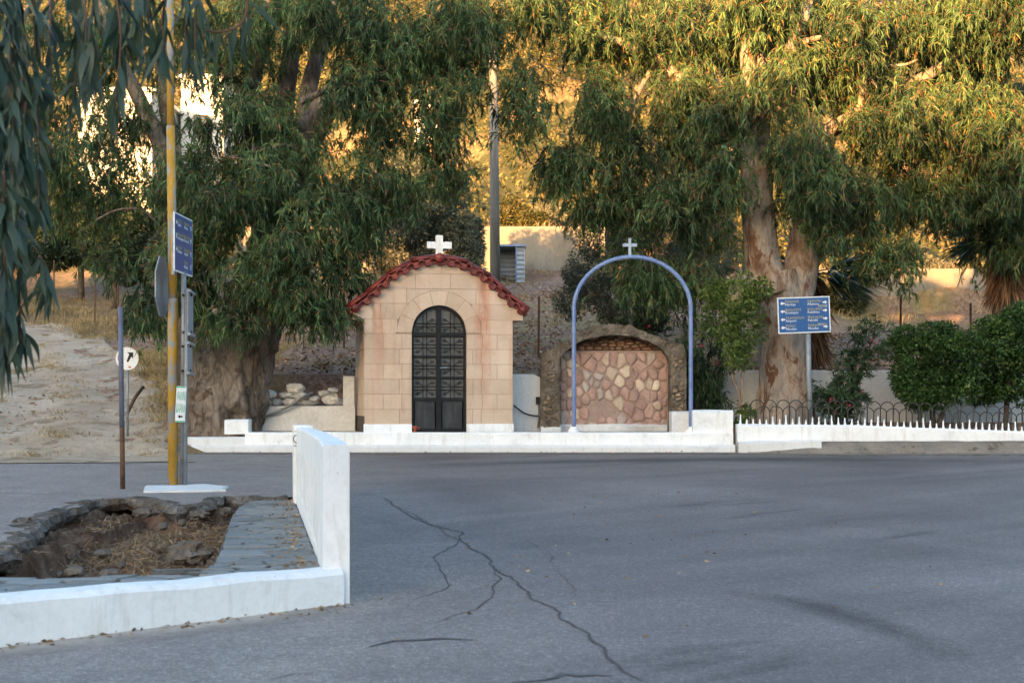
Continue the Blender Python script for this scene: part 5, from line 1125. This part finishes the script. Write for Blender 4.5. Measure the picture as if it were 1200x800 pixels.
euc_tree('eucalyptus_tree', 'tall eucalyptus with pale peeling forked trunk behind the blue direction sign', (rb.x, 24.9, 0.9),
 [([W(921,515,24.9),W(920,480,24.9),W(920,430,24.9),W(917,370,24.9),W(908,320,24.9)], [0.60,0.50,0.44,0.42,0.38]),
  ([W(905,345,24.8),W(893,300,24.8),W(888,240,24.8),W(886,180,24.8),W(889,100,24.9),W(893,20,25),W(896,-60,25)], [0.36,0.31,0.28,0.26,0.22,0.2,0.17]),
  ([W(926,370,25),W(938,315,25),W(950,260,25.1),W(962,200,25.3),W(960,150,25.5)], [0.36,0.30,0.28,0.24,0.18])],
 [([W(886,120,24.8),W(876,70,24.7),W(880,20,24.7),W(884,-50,24.8)], [0.16,0.13,0.12,0.1]),
  ([W(962,200,25.3),W(930,100,24.4),W(926,60,24.3),W(945,15,24.3),W(952,-30,24.3)], [0.16,0.12,0.10,0.08,0.06]),
  ([W(926,65,24.3),W(940,50,24.2),W(962,44,24.2)], [0.07,0.06,0.04]),
  ([W(960,160,25.4),W(1010,120,24.6),W(1003,55,24.2),W(1014,10,24.2),W(1016,-30,24.2)], [0.15,0.08,0.06,0.05,0.04]),
  ([W(988,44,24.1),W(1006,54,24.1),W(1012,80,24.2),W(1030,105,24.3)], [0.045,0.045,0.03,0.02]),
  ([W(960,160,25.4),W(1050,110,25.2),W(1120,70,25.4),W(1190,40,25.6)], [0.15,0.12,0.09,0.06]),
  ([W(888,190,24.9),W(830,130,25.2),W(770,70,25.4),W(700,40,25.4)], [0.18,0.13,0.10,0.06]),
  ([W(770,70,25.4),W(740,130,25.2),W(738,200,25.2)], [0.05,0.04,0.02]),
  ([W(1040,77,24.3),W(1060,76,24.2),W(1075,70,24.2)], [0.02,0.025,0.018])], right_clumps, 22, BARK_R, trunk_amp=0.09)
# --- dark tree at the right edge
eb = W(1215, 470, 27)
euc_tree('eucalyptus_tree', 'dark drooping eucalyptus crown above the shaggy palm', (eb.x, 27.5, 1.0),
 [([W(1215,500,27.5),W(1215,350,27.5),W(1205,200,27.5),W(1190,100,27.5)], [0.4,0.32,0.26,0.2])], None,
 [(1165,250,26.5,45,60,1.2,40),(1195,200,26.5,50,90,1.2,44),(1150,150,27,50,60,1.2,34),(1190,300,26,30,30,0.8,16),(1160,300,27,30,40,0.8,16)], 23, BARK_D)
# --- near overhanging branch (leaves picked apart)
r = np.random.default_rng(5)
NB = empty('hanging_branch', (-2.9, 6.2, 4.2)); tag(NB, 'drooping eucalyptus branch with long blue-green leaves hanging close overhead', 'branch')
leafm = []
for k in range(4):
    mb = MB(); n = 8; bendk = (0.03, -0.05, 0.08, 0.0)[k]; vs = []
    for i in range(n+1):
        t = i/n; w = 0.5*math.sin(math.pi*min(1, t*1.02)**0.75)*(1-0.25*t); cx = bendk*math.sin(math.pi*t)*1.5+0.1*bendk; cz = -t; cy = 0.05*math.sin(t*3)
        vs += [(cx-w*0.19, cy+0.012*w*2, cz), (cx, cy, cz), (cx+w*0.19, cy+0.012*w*2, cz)]
    fs = []
    for i in range(n): fs += [(3*i, 3*i+1, 3*i+4, 3*i+3), (3*i+1, 3*i+2, 3*i+5, 3*i+4)]
    mb.add(vs, fs); t_ = mb.build('tmp', EUCN, None, True); leafm.append(t_.data); bpy.data.objects.remove(t_)
twg = MB(); spots = []
def hang(px, py0, py1, d, nleaf, L=(0.14, 0.21), sway=8):
    nleaf = int(nleaf*2.6 if px < 50 else nleaf*2.0)
    a = W(px, py0, d); b = W(px + r.uniform(-sway, sway), py1, d + r.uniform(-.15, .15)); mid = a.lerp(b, .5) + Vector((r.normal(0, .02), r.normal(0, .03), 0))
    cp = curve_pts([a, mid, b], 5); twg.tube(cp, [0.006*(1-0.6*i/(len(cp)-1)) for i in range(len(cp))], 5)
    for i in range(nleaf):
        t = (i+r.uniform(0, .8))/nleaf; p = cp[min(int(t*(len(cp)-1)), len(cp)-1)].lerp(cp[min(int(t*(len(cp)-1))+1, len(cp)-1)], (t*(len(cp)-1)) % 1); spots.append((p, r.uniform(*L)))
for px, a, b, d, n in [(-6,-30,330,6.0,34),(8,-30,400,6.1,40),(22,-20,300,6.3,30),(4,200,415,5.8,24),(30,120,400,6.2,22),(38,-20,250,6.4,20),(16,60,250,6.6,20),(-2,100,390,6.5,22),(46,300,340,6.0,6),
                       (60,-30,110,6.6,10),(78,-30,120,6.2,11),(95,-30,90,6.5,9),(112,-30,95,6.2,10),(132,-30,120,6.0,11),(150,-30,85,6.3,10),(165,-30,75,6.2,9),(180,-30,60,6.5,8),(203,-30,65,6.0,9),(222,-30,60,6.2,9),(232,-30,70,6.1,7)]:
    hang(px, a, b, d, n)
arch_ = curve_pts([W(205,20,6.2), W(230,30,6.2), W(255,38,6.2), W(285,25,6.2), W(292,-20,6.2)], 6); twg.tube(arch_, 0.006, 5)
for i in range(6, 22): spots.append((arch_[i], r.uniform(.13, .19)))
twg.build('twig', TWIG, NB).data.transform(Matrix.Translation(-Vector(NB.location)))
r.shuffle(spots_idx := np.arange(len(spots)))
extra = []
for j, si in enumerate(spots_idx):
    p, L = spots[si]
    if j >= 300: extra.append((p, L)); continue
    o = link('leaf', leafm[j % 4], None, NB); o.location = Vector(p)-Vector(NB.location)
    o.rotation_euler = (r.normal(0, .28), r.normal(0, .33), r.uniform(0, 6.28)); o.scale = (L*r.uniform(.85, 1.2), L, L)
if extra:
    B = np.array([list(p) for p, _ in extra]); Ls = np.array([L for _, L in extra]); Dr = nrm(np.array([0, 0, -1.0])+r.normal(0, .3, (len(B), 3)))
    o = link('leaves', leaf_mesh('leaves', B, Dr, Ls, Ls*0.16, r), EUCN, NB); o['kind'] = 'stuff'; o.data.transform(Matrix.Translation(-Vector(NB.location)))
# --- generic bushes
def lump_leaves(r, lumps, n, leaf, wid, shell=0.55, upb=0.2):
    """lumps: (x,y,z,rx,ry,rz)"""
    A = np.array(lumps); w = A[:, 3]*A[:, 4]*A[:, 5]; w = w**0.667; pick = r.choice(len(A), n, p=w/w.sum()); A = A[pick]
    u = nrm(r.normal(0, 1, (n, 3))); rad = shell+(1-shell)*r.uniform(0, 1, (n, 1))**0.7
    B = A[:, :3] + u*A[:, 3:]*rad; D = nrm(u*0.8 + r.normal(0, .6, (n, 3)) + np.array([0, 0, upb]))
    return B, D, r.uniform(*leaf, n), wid*r.uniform(.7, 1.3, n)
def bush(name, lab, cat, base, lumps, n, leaf, wid, mat, stems, seed, barkm=BARK_D, group=None, flowers=None, jit=0.25):
    r = np.random.default_rng(seed); root = empty(name, base); tag(root, lab, cat, group); off = Matrix.Translation(-Vector(base))
    big = []
    for l in lumps:                                    # break every lump into smaller ones
        k = 9; big.append(tuple(v*(0.8 if i > 2 else 1) for i, v in enumerate(l)))
        for _ in range(k):
            u = nrm(r.normal(0, 1, 3)); s = r.uniform(.28, .5); big.append((l[0]+u[0]*l[3]*.8, l[1]+u[1]*l[4]*.8, l[2]+u[2]*l[5]*.8, l[3]*s, l[4]*s, l[5]*s))
    B, D, L, Wd = lump_leaves(r, big, n, leaf, wid)
    cr = link('crown', leaf_mesh('crown', B, D, L, Wd, r), mat, root); cr.data.transform(off)
    o = limb_mesh(stems, 8, 0.1, 5).build('trunk' if cat == 'tree' else 'stems', barkm, root, True); o.data.transform(off)
    if flowers:
        fm, nf, fs = flowers; ix = r.choice(len(B), nf)
        for q in ix[:14]:
            k = 7; Bf = B[q] + r.normal(0, .02, (k, 3)); fo_ = link('flower', leaf_mesh('flower', Bf, nrm(r.normal(0, 1, (k, 3))), np.full(k, fs), np.full(k, fs*.8), r), fm, root); fo_.data.transform(off)
    return root
def L_(px, py, d, rx, ry, rd): c = W(px, py, d); return (c.x, d, c.z, rx*d/F, rd, ry*d/F)
def Gb(px, d): x = (px-600)*d/F; return Vector((x, d, float(zt(x, d))))
PINK = leaf_mat('pink_petal', [(0, (0.55,0.06,0.12)), (1, (0.7,0.13,0.2))], 0.3, 0.6)
bush('round_shrub', 'dense dark green rounded shrub behind the hoop fence', 'shrub', W(1100,500,24.4), [L_(1085,415,24.4,45,34,.6),L_(1110,440,24.3,50,32,.65),L_(1065,440,24.3,28,28,.5),L_(1135,420,24.5,36,34,.6),L_(1100,400,24.6,32,20,.5),L_(1090,455,24.1,40,22,.5),L_(1150,440,24.5,30,30,.5)], 30000, (.05,.085), .036, BUSH,
     [([W(1075,505,24.4),W(1078,480,24.4),W(1072,440,24.4)], [.04,.035,.03]), ([W(1095,505,24.4),W(1093,475,24.4),W(1102,440,24.4)], [.05,.045,.03]), ([W(1098,500,24.4),W(1108,475,24.4),W(1120,440,24.4)], [.05,.04,.03])], 31)
bush('round_shrub', 'dark green shrub beside the palm trunk, joining the rounded shrub', 'shrub', W(1180,500,24.8), [L_(1175,410,24.8,42,40,.6),L_(1200,400,24.6,45,40,.6),L_(1160,390,25,28,26,.5),L_(1190,440,24.7,45,34,.6)], 20000, (.05,.085), .036, BUSH, [([W(1178,505,24.8),W(1180,470,24.8),W(1182,430,24.8)], [.05,.05,.04])], 32)
def oleander(lab, base, stems_px, d, seed, per=34, leaf=(.10,.17), wid=.022, flowers=True, matl=OLE, droop=0.2, mm=16):
    r = np.random.default_rng(seed); root = empty('oleander', base); tag(root, lab, 'shrub'); off = Matrix.Translation(-Vector(base)); polys = []; O = []
    for (x0, y0, x1, y1) in stems_px:
        a = W(x0, y0, d+r.uniform(-.3, .3)); b = W(x1, y1, d+r.uniform(-.4, .4)); polys.append(([a, a.lerp(b, .5)+Vector((r.normal(0, .04), 0, .05)), b], [.022, .017, .008]))
        for t in np.linspace(.35, 1, per): O.append(np.array(a.lerp(b, t)) + r.normal(0, .10, 3))
    O = np.array(O); B, Dr, L, Wd, poly = strands(r, O, r.uniform(.15, .4, len(O)), mm, leaf, wid, droop, .7, 0.5); Dr = nrm(Dr + np.array([0, 0, .55*(1-droop)]) + r.normal(0, .25, Dr.shape))
    c = link('crown', leaf_mesh('crown', B, Dr, L, Wd, r), matl, root); c.data.transform(off)
    o = limb_mesh(polys, 6, 0, 1).build('stems', BARK_D, root, True); o.data.transform(off)
    if flowers:
        for q in r.choice(len(O), 7):
            k = 9; fo_ = link('flower', leaf_mesh('flower', O[q]+r.normal(0, .03, (k, 3))+np.array([0,-.12,.05]), nrm(r.normal(0, 1, (k, 3))), np.full(k, .05), np.full(k, .04), r), PINK, root); fo_.data.transform(off)
    return root
oleander('leaning dark oleander between the direction sign and the rounded shrub', W(985,500,24.3), [(980,500,960,455),(985,500,990,440),(985,500,1005,390),(990,500,1020,385),(985,500,1000,420),(990,490,1030,375),(980,500,968,470),(990,500,1005,465),(985,495,985,460)], 24.3, 41)
oleander('pink flowering oleander seen inside the blue arch', W(752,420,27.5), [(752,420,735,350),(755,420,760,330),(752,420,780,345),(758,420,770,370),(752,420,720,385),(756,420,790,330),(752,420,745,380),(750,420,755,345)], 27.5, 42)
oleander('dark weeping shrub hanging beside the right leg of the blue arch', W(825,480,25.2), [(822,500,815,400),(825,500,835,390),(828,500,845,420),(822,500,800,370),(830,500,828,440),(825,500,838,460),(820,500,812,450),(825,490,805,420)], 25.2, 43, droop=1.0, leaf=(.12,.2))
# light green shrub with thin stems
bush('leafy_shrub', 'light green open shrub with thin bent stems before the peeling trunk', 'shrub', W(864,498,23.9), [L_(862,345,23.9,28,26,.4),L_(845,375,23.9,28,28,.4),L_(872,385,23.8,24,30,.4),L_(862,420,23.9,18,22,.3),L_(890,340,23.8,14,14,.25),L_(872,485,23.9,16,14,.2),L_(838,345,24,18,16,.3)], 5200, (.05,.085), .038, LIME,
     [([W(868,502,23.9),W(866,460,23.9),W(858,440,23.9),W(862,405,23.9),W(858,360,23.9)], [.028,.026,.026,.02,.012]), ([W(870,502,23.9),W(869,450,23.9),W(870,400,23.9)], [.018,.015,.012])], 44, bark('tan_stem', [(0.25,0.17,0.12),(0.36,0.26,0.19)], 5))
# olives
bush('olive_tree', 'dark olive tree behind the stone niche', 'tree', Gb(700,30), [L_(690,325,30,38,42,.8),L_(720,345,30,40,34,.8),L_(705,280,30.4,38,40,.8),L_(760,300,31,45,50,1),L_(672,350,30,22,24,.5),L_(735,250,31,40,40,.8)], 26000, (.06,.10), .022, OLI, [([Gb(718,30),W(716,370,30),W(712,320,30)], [.05,.04,.03]), ([Gb(735,30),W(732,370,30),W(740,320,30)], [.05,.045,.03]), ([Gb(722,30.2),W(720,380,30.2),W(700,320,30.2)], [.05,.04,.03])], 51)
bush('olive_tree', 'pale grey green olive tree between niche and peeling trunk', 'tree', Gb(810,33), [L_(810,215,33,40,50,.9),L_(795,280,33,45,45,.9),L_(840,290,33,35,50,.9)], 20000, (.07,.11), .026, GREYSH, [([Gb(812,33),W(810,330,33),W(806,270,33)], [.1,.08,.06])], 52)
bush('olive_tree', 'bushy grey green olive tree rising behind the shrine roof', 'tree', Gb(480,40), [L_(470,265,40,50,34,1.2),L_(505,235,40,42,40,1.2),L_(450,230,40.5,38,36,1.2),L_(530,275,40,32,30,1),L_(480,205,41,42,30,1),L_(430,265,40,32,26,1)], 30000, (.10,.16), .042, OLI, [([Gb(488,40),W(486,320,40),W(480,260,40)], [.16,.13,.1])], 53)
for k, (px, py, d, rx, ry, mt, lab) in enumerate([
    (450,205,48,34,26,GREYSH,'pale silvery shrub on the terrace behind the bushy olive'),(545,262,46,22,36,GREYSH,'tall pale shrub at the end of the terrace wall'),(602,242,54,22,22,SCR,'brownish shrub on the terrace behind the utility pole'),(640,240,54,20,24,GREYSH,'grey shrub on top of the terrace wall'),
    (625,258,52.5,16,12,SCR,'low golden shrub on the edge of the terrace wall'),(1100,325,52,28,26,GREYSH,'grey shrub above the lower retaining wall'),(1060,310,54,22,40,SCR,'golden sunlit shrub above the lower retaining wall'),(990,330,50,26,30,SCR,'sunlit yellow shrub behind the fan palm')]):
    c = W(px, py, d); b = Vector((c.x, d, float(zt(c.x, d)))); lo = min(c.z, b.z+ry*d/F*0.8+0.1)
    bush('hill_shrub', lab, 'shrub', b, [(c.x, d, lo, rx*d/F, rx*d/F*.8, ry*d/F), (c.x+.3*rx*d/F, d, lo-.2*ry*d/F, rx*d/F*.7, rx*d/F*.6, ry*d/F*.7)], 5200, (.12,.2), .05, mt, [([b-Vector((0,0,.1)), b+Vector((0,0,max(.3, lo-b.z)))], [.06,.04])], 60+k)
# dark evergreens behind the track
for k, (px, py, d, rx, ry) in enumerate([(55,275,47,40,45),(95,270,46,34,48),(135,275,45,32,50),(172,290,43,28,46),(20,255,48,40,60),(205,300,42,26,44)]):
    b = Gb(px, d); lab = ['dark evergreen tree behind the dirt track, among stakes','dark evergreen tree behind the dirt track, second in the hedge'][0]
    bush('evergreen_tree', ['dark bushy evergreen behind the farthest stake by the track','dark evergreen between the two tallest stakes by the track','dark evergreen behind the stake midway along the track','dark evergreen right of the midway stake, beside the grey one','tall dark evergreen at the bend of the dirt track, half behind the near branch','greyish green bushy tree between hedge and yellow pole'][k], 'tree', b, [L_(px,py,d,rx,ry*.6,1.1),L_(px-8,py+ry*.45,d-.3,rx*1.1,ry*.5,1.1),L_(px+6,py-ry*.4,d,rx*.8,ry*.5,1.0)], 15000, (.10,.17), .06, CON if k != 5 else OLI, [([b, b+Vector((0,0,1.6))], [.12,.08])], 80+k, group='evergreens behind the dirt track')
# palms
PALM = leaf_mat('palm_leaflet', [(0, (0.022,0.042,0.022)), (.7, (0.05,0.08,0.04)), (1, (0.10,0.12,0.05))], 0.15, 0.4, 2)
DEADP = leaf_mat('dead_frond', [(0, (0.10,0.045,0.022)), (.6, (0.20,0.10,0.05)), (1, (0.33,0.20,0.11))], 0.15, 0.7, 2)
def fan(r, hub, direc, Rf, n=34, arc_=2.4, wid=.045, curl_=.25):
    direc = nrm(np.array(direc, float)); side = nrm(np.cross(direc, np.array([0, 0.3, 1.0]))); a = np.linspace(-arc_/2, arc_/2, n); D = direc*np.cos(a)[:, None] + side*np.sin(a)[:, None]; D = nrm(D + r.normal(0, .05, D.shape))
    B = np.repeat(np.array(hub)[None], n, 0); L = Rf*r.uniform(.85, 1.05, n)*(0.75+.25*np.cos(a)); return B, D, L, np.full(n, wid)
def palm(lab, base, hub, fronds, seed, skirt, tr, Rf=.8):
    r = np.random.default_rng(seed); root = empty('fan_palm', base); tag(root, lab, 'palm'); off = Matrix.Translation(-Vector(base)); hub = Vector(hub)
    o = limb_mesh([([Vector(base)-Vector((0,0,.1)), Vector(base).lerp(hub, .5), hub], tr)], 14, .12, 6).build('trunk', BARK_D, root, True); o.data.transform(off)
    for (dx, dy, dz, ln_, droop) in fronds:
        dv = Vector((dx, dy, dz)).normalized(); tip = hub + dv*ln_; mb = MB(); mb.tube([hub, hub.lerp(tip, .5)+Vector((0,0,.05)), tip], [.018,.014,.01], 6); st_ = mb.build('frond', PALM, root, True)
        B, D, L, Wd = fan(r, tip, (dx, dy, dz-droop), Rf); me = leaf_mesh('blade', B, D, L, Wd, r, .12); bl = link('blade', me, PALM, st_); bl.data.transform(off); st_.data.transform(off)
    n = 900; a = r.uniform(0, 6.28, n); z = r.uniform(-skirt, .05, n); B = np.array(hub) + np.stack([np.cos(a)*.12, np.sin(a)*.12, z], 1); D = nrm(np.stack([np.cos(a)*.5, np.sin(a)*.5, np.full(n, -1.0)], 1)+r.normal(0, .2, (n, 3)))
    sk = link('dead_skirt', leaf_mesh('skirt', B, D, r.uniform(.35, .7, n), np.full(n, .045), r, .1), DEADP, root); sk.data.transform(off)
palm('fan palm with dark spread fronds behind the peeling eucalyptus trunk', Gb(955,27.2), W(950,325,27.2), [(1,-.1,.15,.45,.35),(1,.2,.45,.4,.2),(.7,-.6,.1,.35,.4),(.5,.3,.8,.4,.1),(-.8,.1,.4,.4,.2),(-.3,.3,.9,.4,0),(1,-.3,-.1,.3,.35)], 71, 1.3, [.2,.17,.15], 1.1)
palm('shaggy palm with hanging brown dead fronds beyond the round shrubs', Gb(1180,26.6), W(1180,285,26.6), [(1,-.2,.5,.6,.2),(-1,-.2,.5,.6,.3),(.3,-.9,.4,.5,.3),(-.4,.2,.9,.6,0),(.5,.3,.9,.6,0),(-.7,-.7,.2,.5,.4),(-1,.3,.1,.5,.5)], 72, 0.75, [.3,.26,.22], 0.9)
# --- masses nobody could count
r = np.random.default_rng(99)
def scatter(name, mat, B, D, L, Wd, bend=.2):
    o = link(name, leaf_mesh(name, B, D, L, Wd, r, bend), mat); o['kind'] = 'stuff'; return o
# hillside scrub
lumps = []
for _ in range(400):
    y = 56+ (r.uniform(0, 1)**1.3)*190; x = r.uniform(-.42, .42)*y; s = r.uniform(.8, 2.8)*(1+y/220)
    lumps.append((x, y, float(zt(x, y))+s*.35, s, s, s*r.uniform(.5, .85)))
B, D, L, Wd = lump_leaves(r, lumps, 320000, (.12,.26), .085, .5); f_ = 1+B[:, 1]/140; scatter('hillside_scrub', SCR, B, D, L*f_, Wd*f_)
# dry grass on banks, along the track, in the pit
def grass(n, fx, hgt_, w, clump=30, sp=.09):
    c = np.array([fx() for _ in range(n)]); B = np.repeat(c, clump, 0) + np.concatenate([r.normal(0, sp, (n*clump, 2)), np.zeros((n*clump, 1))], 1)
    D = nrm(np.array([0, 0, 1.0]) + r.normal(0, .45, (n*clump, 3))*np.array([1, 1, .3])); return B, D, hgt_*r.uniform(.5, 1.2, n*clump), np.full(n*clump, w)
def bank():
    while True:
        x = r.uniform(-16, 6); y = r.uniform(23.6, 46)
        pd = min((Vector((x, y, 0))-p).length for p in path[::10])
        if x < -4.9 and pd > 1.5 or (x > -4.5 and y > 26.8 and r.random() < .35): return (x, y, float(zt(x, y))-.02)
parts_ = [grass(420, bank, .30, .012)]
def bank2():
    while True:
        x = r.uniform(-10.5, -4.8); y = r.uniform(22.9, 33)
        pd = min((Vector((x, y, 0))-p).length for p in path[::10])
        if pd > 1.35+.3*r.random() and x > -10.5+0.0*y and not (x > -5.9 and y < 25.3): return (x, y, float(zt(x, y))-.02)
parts_.append(grass(620, bank2, .32, .013, 34, .13))
def bank3():
    p = path[r.integers(120, len(path)-20)]; t_ = r.uniform(1.6, 4.5); return (p.x+.5*t_, p.y+.85*t_, float(zt(p.x+.5*t_, p.y+.85*t_))-.02)
parts_.append(grass(420, bank3, .38, .016, 30, .2))
def mid():
    p = path[r.integers(16, len(path)-50)]; s = r.choice([-1.55, -.05, 1.5]); return (p.x+s*.95+r.normal(0, .14), p.y+s*.3+r.normal(0, .2), float(zt(p.x+s*.95, p.y+s*.3)))
parts_.append(grass(420, mid, .15, .011, 30, .13))
def terr(): x = r.uniform(-8, 22); y = r.uniform(44, 62); return (x, y, float(zt(x, y)))
parts_.append(grass(420, terr, .45, .02, 26, .25))
scatter('dry_grass', DRY, *[np.concatenate([p[i] for p in parts_]) for i in range(4)], bend=.3)
def inpit():
    while True:
        x = r.uniform(-4.8, -2.6); y = r.uniform(10.6, 14.2)
        yr = float(np.interp(x, RX[ORD], RY[ORD]))
        if y < yr-.12 and r.random() < (1.0 if x > -3.6 else .5): return (x, y, soil_z(x, y)+.01)
B, D, L, Wd = grass(210, inpit, .17, .006, 22, .10); D = nrm(D*np.array([1.6, 1.6, .5])+np.array([0, -.15, -.05])); scatter('pit_dry_grass', STRAW, B, D, L, Wd, .25)
n = 1500; c = np.array([inpit() for _ in range(n)]); Dp = nrm(r.normal(0, 1, (n, 3))); scatter('pit_pebbles', surf('pebble', [(0.16,0.12,0.09),(0.30,0.25,0.21)], 9, .9, 0, 0, 30, world=True), c+np.array([0,0,.005]), Dp, r.uniform(.02, .05, n), r.uniform(.02, .045, n), .1)
n = 1100; pi_ = r.integers(0, len(path)-30, n); pu = r.uniform(-1.9, 1.9, n); gx_ = np.array([path[i].x for i in pi_])+pu*.9; gy_ = np.array([path[i].y for i in pi_])+pu*.3; kx = (gy_ > 21.2)
B = np.stack([gx_, gy_, zt(gx_, gy_)+.045], 1)[kx]; scatter('track_gravel', surf('gravel', [(0.28,0.22,0.17),(0.52,0.46,0.40)], 4, .95, 0, 0, 30, world=True), B, nrm(r.normal(0, 1, (len(B), 3))*np.array([1, 1, .5])), r.uniform(.02, .07, len(B)), r.uniform(.02, .06, len(B)), .1)
# leaf litter on the slope and along the kerbs
n = 26000; x = r.uniform(-9, 14, n); y = 23.4 + 22*r.uniform(0, 1, n)**1.4; pth = np.array([[p.x, p.y] for p in path[::8]]); pdl = np.min(np.hypot(x[:, None]-pth[None, :, 0], y[:, None]-pth[None, :, 1]), 1); ok = ((x > -4.6) & (y > 26.6)) | (x < -5.0) & (y > 24) & ((pdl > 1.8) | (r.random(n) < .06)) ; x = x[ok]; y = y[ok]
B = np.stack([x, y, zt(x, y)+.03+r.uniform(0, .03, len(x))], 1); D = nrm(r.normal(0, 1, (len(x), 3))*np.array([1, 1, .35])); scatter('leaf_litter', LIT, B, D, r.uniform(.07, .15, len(x)), r.uniform(.03, .06, len(x)))
n = 900; t = r.uniform(0, 1, n); which = r.random(n); B = np.zeros((n, 3))
for i in range(n):
    if which[i] < .35: p = KA.lerp(KB, t[i]) + Vector((.64, -.77))*abs(r.normal(0, .09)); B[i] = (p.x, p.y, zr(p.y)+.012)
    elif which[i] < .6: p = WN.lerp(WF, t[i]) + Vector((-.12-abs(r.normal(0, .10)), 0)); B[i] = (p.x, p.y, SZ+.018)
    elif which[i] < .7: p = Vector((r.uniform(-1, 3), r.uniform(7, 16))); B[i] = (p.x, p.y, zr(p.y)+.008)
    else: p = Vector((r.uniform(-5, 10), 22.9-abs(r.normal(0, .25)))); B[i] = (p.x, p.y, zr(p.y)+.02)
scatter('fallen_leaves', STRAW, B, nrm(r.normal(0, 1, (n, 3))*np.array([1, 1, .12])), r.uniform(.02, .055, n), r.uniform(.008, .022, n), .05)
